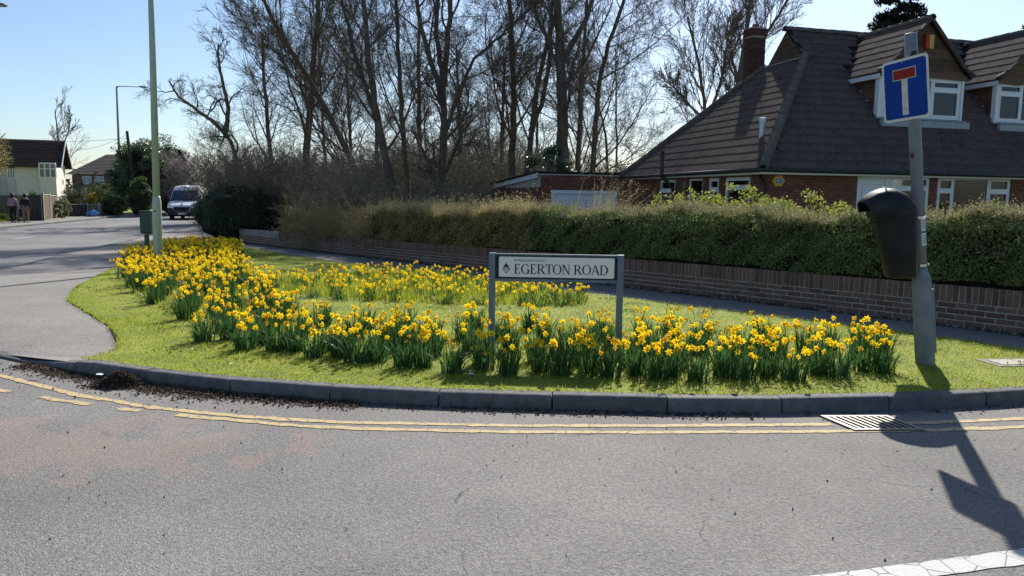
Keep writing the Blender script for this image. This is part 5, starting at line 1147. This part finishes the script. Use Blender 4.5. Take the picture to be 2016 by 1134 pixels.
# serif capitals drawn as strokes (unit height)
def ell(cx,cy,rx,ry,t0,t1,n): return [(cx+rx*math.cos(R(t)),cy+ry*math.sin(R(t))) for t in np.linspace(t0,t1,n)]
def band(cx,cy,ro,ri,t0,t1,n=14,ix=0):
    A=ell(cx,cy,*ro,t0,t1,n);B=ell(cx+ix,cy,*ri,t0,t1,n); return [[A[i],A[i+1],B[i+1],B[i]] for i in range(n-1)]
def rc(x0,x1,z0,z1): return [[(x0,z0),(x1,z0),(x1,z1),(x0,z1)]]
S,TN=.145,.06
def serif(x,z,up=1,w=.17): return [[(x-w,z),(x+w,z),(x+w*.45,z+up*.05),(x-w*.45,z+up*.05)]]
GL={}
GL['E']=(rc(.10,.10+S,0,1)+serif(.17,0)+serif(.17,1,-1)+rc(.17,.60,0,TN)+rc(.17,.56,1-TN,1)+rc(.2,.46,.49,.49+TN)+[[(.60,0),(.67,.26),(.63,.26),(.52,TN)],[(.56,1),(.60,.78),(.565,.78),(.48,1-TN)],[(.46,.40),(.46,.64),(.43,.58),(.43,.46)]],.72)
GL['T']=(rc(.31,.31+S,0,1)+serif(.38,0)+rc(.02,.74,1-TN,1)+[[(.02,1),(-.02,.74),(.02,.74),(.12,1-TN)],[(.74,1),(.78,.74),(.74,.74),(.64,1-TN)]],.76)
GL['O']=(band(.46,.5,(.45,.52),(.30,.47),0,360,30),.93)
GL['G']=(band(.46,.5,(.45,.52),(.30,.47),48,330,24)+rc(.68,.68+S,.06,.42)+[[(.58,.42),(.92,.42),(.86,.465),(.62,.465)]]+[[(.74,.92),(.80,.70),(.765,.70),(.66,.86)],[(.68,.03),(.82,.10),(.82,.02),(.70,.0)]],.93)
GL['R']=(rc(.10,.10+S,0,1)+serif(.17,0)+[[(.0,1),(.2,1),(.2,.95),(.06,.95)]]+rc(.2,.40,1-TN,1)+rc(.2,.40,.46,.46+TN)+band(.38,.73,(.30,.27),(.16,.215),-90,90,12)+[[(.34,.48),(.50,.48),(.86,.0),(.68,.0)],[(.68,0),(.92,0),(.92,.05),(.72,.05)]],.86)
GL['N']=(rc(.12,.12+.07,0,1)+serif(.155,0,1,.14)+[[(-.0,1),(.22,1),(.22,.95),(.05,.95)]]+rc(.70,.77,0,1)+serif(.735,1,-1,.14)+[[(.10,1),(.27,1),(.77,.0),(.66,.0)]],.92)
GL['A']=([[(.36,1),(.44,1),(.12,0),(.05,0)],[(.36,1),(.47,1),(.84,0),(.67,0)]]+serif(.09,0,1,.13)+serif(.755,0,1,.16)+rc(.20,.62,.30,.30+TN),.86)
GL['D']=(rc(.10,.10+S,0,1)+[[(.0,1),(.2,1),(.2,.95),(.06,.95)],[(.0,0),(.2,0),(.2,.05),(.06,.05)]]+rc(.2,.40,1-TN,1)+rc(.2,.40,0,TN)+band(.36,.5,(.50,.50),(.345,.44),-90,90,16),.92)
x=0; tot=sum(.30 if c==' ' else GL[c][1] for c in 'EGERTON ROAD'); W=sx_(1195)-sx_(1009.5); Hh=.0955; ks=W/tot; mb=MB()
for c in 'EGERTON ROAD':
    if c==' ': x+=.30; continue
    for poly in GL[c][0]:
        P=[(sx_(1009.5)+(x+p[0])*ks, sz_(538.6)+p[1]*Hh) for p in poly]
        ar=sum(P[i][0]*P[(i+1)%len(P)][1]-P[(i+1)%len(P)][0]*P[i][1] for i in range(len(P)))
        if ar<0: P=P[::-1]
        mb.prism(P,-.0135-.00002*random.random()*20,-.0121)
    x+=GL[c][1]
mb.obj('lettering',INK,plate)
text_mesh('WOKINGHAM DISTRICT',.0335,'district_lettering',GINK,plate,(sx_(1008.5),-.0125,sz_(512.6)),(R(90),0,0),align='LEFT',ext=.0006,sx=.88)
# crest: helm, mantling and shield
mb=MB(); cx=sx_(994); cz=sz_(529)
sh=[(-.024,.012),(.024,.012),(.024,-.012),(.012,-.036),(0,-.046),(-.012,-.036),(-.024,-.012)]
mb.prism([(cx+a,cz+b) for a,b in sh[::-1]],-.0130,-.0121)
for s in (-1,1):
    mb.prism([(cx+s*a,cz+b) for a,b in ((.028,-.02),(.036,-.01),(.034,.012),(.026,.02),(.030,0))][::s],-.0130,-.0121)
mb.prism([(cx+a,cz+b) for a,b in ((-.02,.016),(.02,.016),(.027,.028),(.012,.034),(.010,.046),(-.010,.046),(-.012,.034),(-.027,.028))],-.0130,-.0121)
mb.prism([(cx+a,cz+b) for a,b in ((-.006,.05),(.006,.05),(.003,.06),(-.003,.06))],-.0130,-.0121); mb.obj('crest',INK,plate)
mb=MB(); mb.prism([(cx+a*.74,cz+b*.74-.003) for a,b in sh[::-1]],-.0138,-.0131); mb.obj('crest_shield_field',PLW,plate)
mb=MB()
mb.prism([(cx-.014,cz+.002),(cx,cz-.014),(cx+.014,cz+.002),(cx+.014,cz-.006),(cx,cz-.022),(cx-.014,cz-.006)],-.0143,-.0139); mb.obj('crest_chevron',INK,plate)
# ================================================================== leaning pole with no-through-road sign
POLE=mat('pole_grey_paint',[(.12,.145,.165),(.17,.195,.215),(.21,.235,.25)],rough=.5,scale=5,spec=.4,bump=.15,bscale=25)
PB=Vector((4.06,7.33,.10)); LEAN=Matrix.Translation(PB)@Matrix.Rotation(R(-6.9),4,'Y')
pole=empty('sign_pole',label='leaning grey pole carrying the blue no through road sign',cat='sign pole'); pole.matrix_world=LEAN
MB().lathe([(.091,-.3),(.089,.0),(.088,.80),(.080,.87),(.058,.93),(.056,.96)],20).obj('base',POLE,pole,smooth=True)
MB().lathe([(.056,.95),(.056,3.16),(.05,3.165)],18).obj('shaft',POLE,pole,smooth=True)
MB().box(.062,.097,-.045,.045,.12,.75).obj('access_door',POLE,pole,bevel=.006)
RUST=mat('rust',[(.05,.02,.012),(.11,.05,.03)],rough=.95,scale=30,bump=.8)
MB().tube([(-.02,-.03,2.93),(0,-.035,2.98),(.02,-.03,3.0)],[.025,.035,.02],7).obj('rust_scab',RUST,pole); MB().tube([(-.05,-.03,2.02),(-.05,-.03,2.06)],[.012,.016],6).obj('rust_scab',RUST,pole)
spn=empty('sign_plate'); spn.parent=pole; spn.matrix_local=Matrix.Translation((-.055,-.015,2.66))@Matrix.Rotation(R(-75),4,'Z')   # local x along the plate, -y its face
PW=.285
MB().prism(rrect(-PW,PW,-PW,PW,.04),-.030,-.026).obj('panel',mat('sign_white',[(.62,.63,.60),(.70,.70,.67)],rough=.35,scale=12),spn)
BLU=mat('sign_blue',[(.003,.038,.27),(.005,.05,.32)],rough=.55,scale=6,spec=.12)
MB().prism(rrect(-PW+.024,PW-.024,-PW+.024,PW-.024,.026),-.0315,-.0303).obj('blue_field',BLU,spn)
def su(u): return -PW+2*PW*u
def svv(v): return PW-2*PW*v
MB().prism([(su(.245),svv(.338)),(su(.745),svv(.338)),(su(.745),svv(.160)),(su(.245),svv(.160))],-.0327,-.0318).box(su(.43),su(.56),-.0327,-.0318,svv(.912),svv(.3382)).obj('white_stem',mat('sign_white_worn',[(.38,.39,.38),(.62,.63,.62),(.68,.68,.66)],rough=.5,scale=14,detail=6),spn)
MB().box(su(.258),su(.732),-.0342,-.0330,svv(.326),svv(.172)).obj('red_bar',mat('sign_red',[(.25,.018,.016),(.31,.028,.024)],rough=.6,scale=10,spec=.12),spn)
MB().box(-.2,.2,-.0255,-.012,.14,.17).box(-.2,.2,-.0255,-.012,-.17,-.14).obj('stiffener',LEAD,spn)
for u,v in ((.06,.06),(.94,.06),(.06,.94),(.94,.94),(.47,.07),(.5,.95)): MB().lathe([(.006,0),(.006,.003),(.002,.005)],8).obj('rivet',LEAD,spn).matrix_local=Matrix.Translation((su(u),-.0316,svv(v)))@Matrix.Rotation(R(90),4,'X')
for z in (1.38,1.24):
    V=[];n=6
    for zz in (z-.06,z+.06):
        for i in range(n): a=R(-100+75*i/(n-1)); V.append((.0572*math.cos(a),.0572*math.sin(a),zz))
    st=MB().add(V,[(i,i+1,i+1+n,i+n) for i in range(n-1)]).obj('sticker',mat('sticker_white',[(.55,.56,.58),(.66,.67,.68)],rough=.6,scale=30),pole)
    V=[];m_=MB()
    for zz in (z-.035,z-.015,z+.005,z+.03):
        V=[]
        for z2 in (zz,zz+.010):
            for i in range(n): a=R(-90+52*i/(n-1)); V.append((.0578*math.cos(a),.0578*math.sin(a),z2))
        m_.add(V,[(i,i+1,i+1+n,i+n) for i in range(n-1)])
    m_.obj('print',mat('grey_print',[(.25,.25,.28)]),st)
# ================================================================== litter bin clamped to the pole
BIN=mat('bin_plastic',[(.010,.011,.013),(.016,.018,.020),(.026,.028,.03)],rough=.5,scale=5,spec=.2,bump=.15,bscale=12)
lb=empty('litter_bin',label='black plastic litter bin with hooded top strapped to the leaning pole',cat='litter bin'); lb.matrix_world=LEAN@Matrix.Translation((0,0,.89))@Matrix.Rotation(R(177),4,'Z')
def dsec(z,dx,wy,x0=.095,n=14,r=.05):
    P=[(x0,-wy*.86,z)]
    for i in range(n+1):
        a=R(-90+180*i/n); c=math.cos(a);s_=math.sin(a); P.append((x0+.05+(dx-.05)*abs(c)**.75,wy*(abs(s_)**.8)*(1 if s_>0 else -1),z))
    P.append((x0,wy*.86,z)); return P
secs=[(0.0,.18,.09),(.012,.225,.12),(.04,.245,.135),(.28,.285,.15),(.50,.33,.168),(.60,.348,.175),(.605,.372,.19),(.665,.38,.194),(.67,.36,.185)]
V=[];n=None
for z,dx,wy in secs:
    P=dsec(z,dx,wy); n=len(P); V+=P
F=[(i*n+j,i*n+(j+1)%n,(i+1)*n+(j+1)%n,(i+1)*n+j) for i in range(len(secs)-1) for j in range(n)]+[tuple(range(n-1,-1,-1))]
MB().add(V,F).obj('body',BIN,lb,smooth=True).modifiers.new('e','EDGE_SPLIT').split_angle=R(35)
MB().add(dsec(.56,.355,.175)[:],[tuple(range(n))]).obj('inner_dark',DK,lb)
# hood: arched canopy, open towards the front
V=[];m=13; st=[(.10,.06,.18),(.14,.15,.19),(.24,.21,.198),(.33,.22,.198),(.42,.195,.192),(.495,.15,.172),(.53,.115,.15)]
def hood(off):
    V=[]
    for x,h,wy in st:
        for j in range(m):
            a=math.pi*j/(m-1); c=math.cos(a); s_=math.sin(a)
            V.append((x-(.0 if x<.4 else .03*(1-s_)),(wy-off)*(abs(c)**.75)*(1 if c>0 else -1),.655+(h-off)*s_**.7))
    return V
Vo=hood(0);Vi=hood(.008);N_=len(Vo); F=[(i*m+j,i*m+j+1,(i+1)*m+j+1,(i+1)*m+j) for i in range(len(st)-1) for j in range(m-1)]
F2=[tuple(N_+q for q in f[::-1]) for f in F]; L_=len(st)-1
edge=[(L_*m+j,L_*m+j+1,N_+L_*m+j+1,N_+L_*m+j) for j in range(m-1)]
MB().add(Vo+Vi,F+F2+edge+[tuple(range(m))]).obj('hood',BIN,lb,smooth=True).modifiers.new('e','EDGE_SPLIT').split_angle=R(50)
MB().tube([(.38,-.19,.65),(.36,-.17,.78),(.33,-.1,.865),(.32,0,.88),(.33,.1,.865),(.36,.17,.78),(.38,.19,.65)],.008,6).obj('hood_rib',BIN,lb,smooth=True)
MB().box(.066,.094,-.065,.065,.02,.68).obj('back_plate',mat('pale_bracket',[(.36,.35,.31),(.47,.46,.41)],rough=.6,scale=9),lb,bevel=.004)
for z in (.10,.56):
    o=MB().lathe([(.0585,-.012),(.0615,-.012),(.0615,.012),(.0585,.012)],18,(0,0,z),cap=False).box(-.075,-.055,-.012,.012,z-.012,z+.012).box(.055,.07,-.03,.03,z-.01,z+.01); o.obj('clamp_band',CHR,lb)
# ================================================================== lamp columns
LGRN=mat('lamp_sage_paint',[(.33,.41,.32),(.42,.49,.40)],rough=.5,scale=4,spec=.4,bump=.1)
def lamp(loc,h,r0,r1,bh,arm,label,m,lean=0,rz=0,lw=1):
    root=empty('lamp_post',loc,0,label,'lamp post'); root.rotation_euler=(0,lean,rz)
    MB().lathe([(r0,-.3),(r0,bh-.12),(r0*.98,bh-.10),(r1*1.08,bh),(r1,bh+.05)],16).obj('base',m,root,smooth=True)
    MB().lathe([(r1,bh),(r1*.72,h)],14).obj('column',m,root,smooth=True)
    MB().box(-.05,.05,-r0-.008,-r0+.03,.35,.95).obj('access_door',m,root,bevel=.004)
    MB().tube([(0,0,h-.25),(0,0,h),(arm*.15,0,h+.05),(arm,0,h+.03)],[r1*.7,r1*.65,.035,.03],8).obj('arm',m,root,smooth=True)
    hd=empty('lantern'); hd.parent=root; hd.location=(arm,0,h+.03); hd.scale=(lw,lw,lw)
    MB().prism([(-.1,-.02),(.55,-.035),(.6,.0),(.5,.06),(.1,.09),(-.1,.05)],-.12,.12).obj('housing',mat('lantern_grey',[(.16,.16,.17)]),hd,bevel=.03)
    MB().box(.05,.5,-.09,.09,-.06,-.03).obj('lens',mat('lantern_lens',[(.4,.4,.38)],rough=.2),hd)
    return root
l1=lamp((-7.70,16.5,Tz(16.5)+.115),8.0,.094,.0745,1.55,-1.2,'tall sage green lamp column standing in the daffodils at the left',LGRN,R(1.0))
MB().lathe([(.0955,-.02),(.0958,.24),(.0945,.27)],16).obj('rusty_foot',mat('rust_red',[(.10,.035,.022),(.2,.08,.05)],rough=.9,scale=12),l1)
MB().tube([(0,-.09,1.27),(0,-.097,1.27)],[.022,.018],8).obj('lock_cap',BLKF,l1)
lamp((-33.8,66,Tz(66)+.1),10.7,.14,.11,1.6,2.0,'far grey lamp column with long arm across the road',mat('far_lamp_grey',[(.2,.23,.22),(.27,.3,.29)],scale=3),R(.8))
p=px(3,9,30); lamp((p[0]-2.0,30,-.3),p[2]+.25,.1,.08,1.5,1.6,'lamp head reaching into the top left corner of the view',mat('far_lamp_grey',[(.2,.23,.22)]))
# green roadside cabinet on a post
CGR=mat('cabinet_green',[(.008,.042,.032),(.014,.06,.045)],rough=.4,scale=4,spec=.5)
p=px(287.5,400,18.4); cb=empty('roadside_cabinet',(p[0]-.02,18.4,Tz(18.4)+.115),R(8),'small dark green metal box on a post left of the near lamp column','cabinet')
MB().box(-.045,.045,-.045,.045,-.2,.70).obj('post',CGR,cb,bevel=.005)
MB().add([(-.115,-.1,.74),(.115,-.1,.74),(.115,.1,.70),(-.115,.1,.70),(-.115,-.1,1.24),(.115,-.1,1.24),(.115,.1,1.24),(-.115,.1,1.24)],[(0,3,2,1),(4,5,6,7),(0,1,5,4),(1,2,6,5),(2,3,7,6),(3,0,4,7)]).obj('box',CGR,cb,bevel=.008)
MB().box(-.125,.125,-.11,.11,1.242,1.268).obj('lid',CGR,cb,bevel=.006); MB().box(-.095,.095,-.107,-.101,.80,1.18).obj('door',CGR,cb)
# ================================================================== daffodils
DLEAF=mat('daffodil_leaf',[(.03,.085,.024),(.05,.13,.035),(.08,.17,.04),(.07,.14,.07)],rough=.45,rw=.85,trans=.38,spec=.4)
PET=mat('daffodil_petal',[(.86,.62,.008),(.92,.72,.014),(.93,.79,.05)],rough=.55,rw=.8,trans=.45,scale=20)
TRU=mat('daffodil_trumpet',[(.82,.40,.006),(.88,.50,.008),(.88,.58,.012)],rough=.55,rw=.8,trans=.4,scale=20)
def tuft_mesh(seed,n,h,spread,w=.013):
    rr=np.random.default_rng(seed); a=rr.uniform(0,6.28,n); q=spread*rr.random(n)**.6
    B=np.stack([np.cos(a)*q,np.sin(a)*q,-.02+0*a],1); az=a+rr.normal(0,.7,n)
    V,Q,Tr=blades(B,h,w,.17+.26*(q/spread),rr,seg=4,az=az)
    o=mk('tuft',V,[Q,Tr],DLEAF); me=o.data; bpy.data.objects.remove(o); return me
TUFT=[tuft_mesh(200+i,85,.30,.095,.0135) for i in range(6)]; TUFTS=[tuft_mesh(210+i,34,.21,.075,.010) for i in range(4)]
def flower_meshes(seed,h,s):
    """stem + petals mesh and trumpet mesh; the head looks towards -y, nodding"""
    rr=np.random.default_rng(seed); bend=rr.uniform(.01,.05); lx=rr.normal(0,.03); ly=rr.normal(0,.03)
    top=np.array([lx,ly-.012,h]); pts=np.array([(0,0,-.02),(lx*.3,ly*.3+.004,h*.5),(lx*.9,ly*.9+.006,h*.95),top])
    st,sq=tubes(pts[None],np.array([[.0038,.0035,.003,.003]]),4)
    pitch=R(rr.uniform(-25,20)); fw=np.array([0,-math.cos(pitch),math.sin(pitch)]); upv=np.array([0,math.sin(pitch),math.cos(pitch)]); rt=np.array([1.,0,0])
    c=top+fw*.018; V=[];F=[]
    roll=rr.uniform(0,1)
    for i in range(6):
        a=roll+i*math.pi/3; rad=rt*math.cos(a)+upv*math.sin(a); tg=-rt*math.sin(a)+upv*math.cos(a); L=s*rr.uniform(.9,1.08); W=s*.33; k=len(V); sw=rr.uniform(-.15,.25)*s; z=.002*(i%2)
        V+=[c+rad*.004+fw*z, c+rad*L*.45+tg*W+fw*(z+sw*.3), c+rad*L+fw*(z+sw), c+rad*L*.45-tg*W+fw*(z+sw*.3+.003), c+rad*L*.5-fw*.004+fw*(z+sw*.3)]
        F+=[(k,k+1,k+4),(k,k+4,k+3),(k+1,k+2,k+4),(k+4,k+2,k+3)]
    V=np.array(V); F=np.array(F)
    VV,FF=cat((st,[sq]),(V,[F]))
    o=mk('f',VV,FF,[DLEAF,PET],mi=[np.zeros(len(f)) if f.shape[1]==4 else np.ones(len(f)) for f in FF]); me=o.data; bpy.data.objects.remove(o)
    V=[];k=9
    for (d,r_) in ((.0,.24),(.45,.25),(.85,.31),(.95,.38)):
        for j in range(k):
            a=2*math.pi*j/k; q=r_*s*(1+(.08*(-1)**j if d>.9 else 0)); V.append(c+fw*(d*s*.82)+rt*q*math.cos(a)+upv*q*math.sin(a))
    V.append(c+fw*.004)
    F=[(i*k+j,i*k+(j+1)%k,(i+1)*k+(j+1)%k,(i+1)*k+j) for i in range(3) for j in range(k)]; F3=[(j,len(V)-1,(j+1)%k) for j in range(k)]
    o=mk('t',np.array(V),[np.array(F),np.array(F3)],TRU); tm=o.data; bpy.data.objects.remove(o)
    return me,tm
FL=[flower_meshes(300+i,random.uniform(.29,.39),.040) for i in range(16)]; FLS=[flower_meshes(330+i,random.uniform(.17,.25),.033) for i in range(10)]
def clump(x,y,n,label,group,rr,small=False,k=1.,spread=.10,tsc=1.):
    z=Tz(y)+.118; c=empty('daffodil_clump',(x,y,z),rr.uniform(0,6.28),label,'daffodils',group)
    t=link('leaf_tuft',(TUFTS if small else TUFT)[rr.integers(0,4 if small else 6)],c); t.scale=(k*rr.uniform(.9,1.15)*tsc,k*rr.uniform(.9,1.15)*tsc,k*rr.uniform(.88,1.12))
    t['kind']='stuff'
    base=c.rotation_euler.z
    for i in range(n):
        fm,tm=(FLS if small else FL)[rr.integers(0,10 if small else 16)]
        f=link('flower',fm,c); a=rr.uniform(0,6.28); q=spread*rr.random()**.5*1.25
        f.location=(math.cos(a)*q,math.sin(a)*q,0); face=rr.normal(0,1.0) if rr.random()<.72 else rr.uniform(-3.14,3.14)
        f.rotation_euler=(rr.normal(0,.10),rr.normal(0,.10),face-base); s=k*rr.uniform(.75,1.12); f.scale=(s,s,s*rr.uniform(.9,1.1))
        link('trumpet',tm,f)
    return c
rr=np.random.default_rng(400)
ROW=[((402,672),6),((480,688),7),((545,690),6),((620,702),8),((702,712),9),((795,722),8),((890,733),7),((1000,736),9),((1103,738),6),((1200,742),9),((1290,746),12),((1370,748),11),((1466,748),10),((1560,748),10),((1650,742),7),((1738,733),6)]
from_gp=lambda x,y:None
def gpix(x,y,off=.118):
    a=x-1008.;b=567.-y;c,s=math.cos(ROLL),math.sin(ROLL);u=(a*c-b*s)/F_PX;v=(a*s+b*c)/F_PX;cp,sp=math.cos(PITCH),math.sin(PITCH);d=(u,cp+v*sp,-sp+v*cp);z=off
    for _ in range(60):
        t=(z-CAM_H)/d[2]; z=.5*z+.5*(Tz(t*d[1])+off)
    return t*d[0],t*d[1]
ORD=['leftmost','second from the left','third from the left','fourth from the left','fifth from the left','sixth from the left','seventh from the left','eighth from the left','eighth from the right','seventh from the right','sixth from the right','fifth from the right','fourth from the right','third from the right','second from the right','rightmost']
pts_all=[]
for i,((x,y),n) in enumerate(ROW):
    q=gpix(x,y); pts_all.append(q); clump(*q,n,'yellow daffodil clump in the front row along the kerb, '+ORD[i],'front row of daffodil clumps',rr,tsc=1.12,k=.94)
B2=[(440,668),(505,668),(575,680),(660,688),(745,695),(840,700),(930,690),(960,712),(1050,712),(1150,716),(1245,720),(1330,722),(1420,724),(1510,722),(1605,718),(1690,708),(1735,700)]
B3=[(540,652),(610,660),(690,668),(770,672),(850,675),(900,668),(985,665),(1075,672),(1160,690),(1215,688),(1290,695),(1375,698),(1465,698),(1540,696),(1620,690),(1700,685),(940,652),(1000,690),(800,655),(720,650),(640,642)]
B4=[(1250,672),(1310,672),(1390,676),(1330,710),(1440,710),(1265,705),(1500,680),(830,688),(780,690),(690,700),(1105,690),(1040,650),(1185,668),(1580,700)]
B5=[(520,678),(590,692),(665,703),(748,712),(845,722),(945,728),(1052,732),(1150,734),(1245,738),(1330,740),(1418,741),(1512,741),(1605,737),(1695,730)]
for (x,y) in B2+B3+B4+B5:
    q=gpix(x+rr.normal(0,8),y); clump(*q,int(rr.integers(5,11)),'yellow daffodil clump behind the front row, around the street name sign','daffodils behind the front row',rr,k=.95)
BEDL=[(-3.15,8.3),(-3.85,9.1),(-4.7,10.2),(-5.95,11.9),(-7.1,13.9),(-8.25,16.2),(-9.7,19.4),(-10.5,22.2),(-11.0,24.6),(-9.6,25.2),(-8.3,23.0),(-7.2,20.0),(-6.0,16.6),(-4.9,14.0),(-4.0,12.2),(-3.2,10.8),(-2.6,9.6)]
# Poisson-like spread
cand=sample_poly(BEDL,2600,rr); keep=[]
for q in cand:
    if all((q[0]-p[0])**2+(q[1]-p[1])**2>(.40 if q[1]<15 else .45)**2 for p in keep): keep.append(q)
keep=keep[:150]
for q in keep:
    far=q[1]>14
    clump(q[0],q[1],int(rr.integers(12,18)) if far else int(rr.integers(7,12)),'yellow daffodil clump massed in the broad left bed below the lamp column' if far else 'daffodil clump in the narrowing front part of the left bed','daffodils in the left bed' if far else 'daffodils in the front of the left bed',rr,spread=.17 if far else .13,k=1.02)
BEDM=[(-4.6,13.9),(-3.6,12.4),(-2.6,11.6),(-.8,11.1),(1.0,11.2),(1.25,12.0),(.4,13.4),(-.7,14.9),(-2.3,16.6),(-3.7,15.6)]
cand=sample_poly(BEDM,1600,rr); km=[]
for q in cand:
    if all((q[0]-p[0])**2+(q[1]-p[1])**2>.40**2 for p in km): km.append(q)
km=km[:78]
for q in km: clump(q[0],q[1],int(rr.integers(6,11)),'small short daffodil clump in the long grass of the middle bed','small daffodils in the middle bed',rr,small=True,spread=.15)
# dark leafy tufts without flowers at the near edge of the middle bed
for i,(x,y,s) in enumerate([(613,586,1.0),(668,590,.8),(1060,602,1.3),(1100,600,1.4),(940,600,.9),(870,598,.8),(1140,598,1.1)]):
    q=gpix(x,y); o=link('grass_tussock',TUFTS[i%4]); o.location=(q[0],q[1],Tz(q[1])+.118); o.scale=(1.5*s,1.5*s,.75*s); o.rotation_euler=(0,0,i*1.1)
    tag(o,['small dark green tussock nearest the left bed','dark green tussock second from the left bed','dark tussock below the street sign plate','largest dark tussock below the right half of the street sign plate','dark tussock just left of the street sign post','dark tussock between the left ones and the sign post','dark tussock at the right end of the middle bed'][i],'tussock','tussocks along the middle bed')
# ================================================================== grass blades on the verge
rr=np.random.default_rng(500)
def on_verge(n,y0,y1): 
    q=sample_poly(VERGE,n,rr); q=q[(q[:,1]>=y0)&(q[:,1]<y1)]; return np.c_[q,T(q[:,1])+.112]
B=np.concatenate([on_verge(300000,5.5,9.5),on_verge(170000,9.5,16),on_verge(90000,16,30)])
hh=.030+.020*(np.sin(B[:,0]*2.3+B[:,1])*np.cos(B[:,1]*1.7)*.5+.5); ww=np.where(B[:,1]<9.5,.0065,np.where(B[:,1]<16,.011,.02))
V,Q,Tr=blades(B,hh,.0085,.9,rr,seg=1)
GRB2=mat('lawn_blade',[(.13,.20,.012),(.24,.32,.016),(.36,.41,.03),(.48,.46,.10),(.19,.30,.016)],rough=.6,rw=.5,trans=.5,scale=2.4)
tag(stuff(mk('verge_grass',V,[Tr],GRB2)),'short mown yellow-green grass covering the corner verge','grass')
q=sample_poly(BEDM,15000,rr); q2=sample_poly(BEDL,9000,rr); q=np.concatenate([q,q2]); B=np.c_[q,T(q[:,1])+.11]
V,Q,Tr=blades(B,.15,.009,.5,rr,seg=2); tag(stuff(mk('long_grass',V,[Q,Tr],GRB2)),'longer unmown grass among the daffodils of the middle and left beds','grass')
# shaggy grass fringe over the kerb and along the path edges
E_=resample(VERGE+[VERGE[0]],.012); rr2=np.random.default_rng(501); E_=E_+rr2.normal(0,.02,E_.shape); B=np.c_[E_,T(E_[:,1])+.11]; V,Q,Tr=blades(B,.05,.009,.9,rr2,seg=2); tag(stuff(mk('verge_edge_grass',V,[Q,Tr],GRB2)),'ragged grass fringe along the kerb and path edges','grass')
# ================================================================== leaf litter in the gutter
DEAD=mat('dead_leaf',[(.035,.022,.014),(.075,.048,.03),(.13,.09,.06),(.17,.13,.10)],rough=.85,rw=.9,trans=.15)
rr=np.random.default_rng(510); KP=resample(KERB,.02)
def gutter(n,x0,x1,wd,h):
    P=KP[(KP[:,0]>x0)&(KP[:,0]<x1)]; i=rr.integers(0,len(P)-1,n); d=P[np.minimum(i+1,len(P)-1)]-P[i]; d/=np.linalg.norm(d,axis=1,keepdims=True)+1e-9; nn=np.stack([d[:,1],-d[:,0]],1)
    o=np.abs(rr.normal(0,wd,n))+.01; q=P[i]+nn*o[:,None]; return np.c_[q,T(q[:,1])+.006+h*np.exp(-o/.10)*rr.random(n)]
C=np.concatenate([gutter(3600,-4.75,-1.2,.085,.03),gutter(1000,-3.6,-2.4,.12,.04),gutter(650,-1.3,2.0,.07,.012),gutter(120,2.3,5,.08,.01),gutter(200,-5.2,-2,.3,.004)])
V,Q=leaves(C,.034,rr,wid=.55,nrm=np.tile([0,0,1.2],(len(C),1))); tag(stuff(mk('leaf_litter',V,[Q],DEAD)),'brown leaf litter lying along the gutter below the kerb','leaves')
n=1500; a=rr.uniform(0,6.28,n); q=np.abs(rr.normal(0,.11,n)); C=np.stack([np.cos(a)*q*1.5,np.sin(a)*q*.7,np.maximum(.004,.13*np.exp(-(q/.12)**2)*rr.uniform(.5,1,n))],1)
V,Q=leaves(C,.042,rr,wid=.5); o=mk('leaf_pile',V,[Q],DEAD); o.location=(-3.42,6.53,0); stuff(o); tag(o,'heap of brown dead leaves against the kerb at the left','leaf pile')
for (x,y,z,lab,nm,rz) in ((-3.66,6.63,.075,'scrap of pale blue-white paper on the leaf litter by the kerb','paper_scrap',.3),(-3.25,8.15,.15,'withered white leaf scrap on the grass at the edge of the daffodils','pale_scrap',-.2),(-.35,6.55,.14,'small white scrap in the grass below the middle daffodils','pale_scrap',.5)):
    o=MB().add([(-.045,-.02,0),(.04,-.025,.006),(.05,.02,.012),(0,.03,.018),(-.04,.02,.008)],[(0,1,2,3,4)]).obj(nm,mat('scrap_white',[(.6,.66,.75),(.7,.72,.74)]),None); o.location=(x,y,z); o.scale=(.6,.6,.6); o.rotation_euler=(0,.2,rz); tag(o,lab,'litter')
# twigs and grit scattered on the road
n=90; X=rr.uniform(-4,4,n); Y=rr.uniform(3.2,5.7,n); V,Q=leaves(np.stack([X,Y,0*X+.006],1),.022,rr,nrm=np.tile([0,0,2.],(n,1))); tag(stuff(mk('road_debris',V,[Q],DEAD)),'scattered crumbs of leaf and grit on the road surface','debris')
# clover, moss and worn spots in the lawn
rr=np.random.default_rng(520); cen=sample_poly(VERGE,130,rr); i=rr.integers(0,130,9000); q=cen[i]+rr.normal(0,.10,(9000,2)); q=q[inpoly(q[:,0],q[:,1],VERGE)]
V,Q=leaves(np.c_[q,T(q[:,1])+.135+rr.uniform(0,.012,len(q))],.022,rr,wid=.8,nrm=np.tile([0,0,1.6],(len(q),1))); tag(stuff(mk('lawn_weeds',V,[Q],mat('clover_leaf',[(.05,.10,.02),(.09,.16,.03),(.14,.2,.04)],rw=.9,trans=.3))),'darker clover and weeds scattered through the verge grass','weeds')
q=sample_poly(VERGE,2600,rr); V,Q,Tr=blades(np.c_[q,T(q[:,1])+.13],.05,.007,2.2,rr,seg=2); tag(stuff(mk('dry_clippings',V,[Q,Tr],STRAW)),'straw coloured dry clippings lying on the verge grass','clippings')
q=sample_poly(VERGE,45,rr); mb=MB()
for x,y in q:
    z=Tz(y)+.15; mb.add([(x+.013*math.cos(a),y+.013*math.sin(a),z) for a in np.linspace(0,6.28,8)[:-1]],[tuple(range(7))])
tag(stuff(mb.obj('daisies',WHP)),'tiny white daisies dotted over the verge grass','daisies')
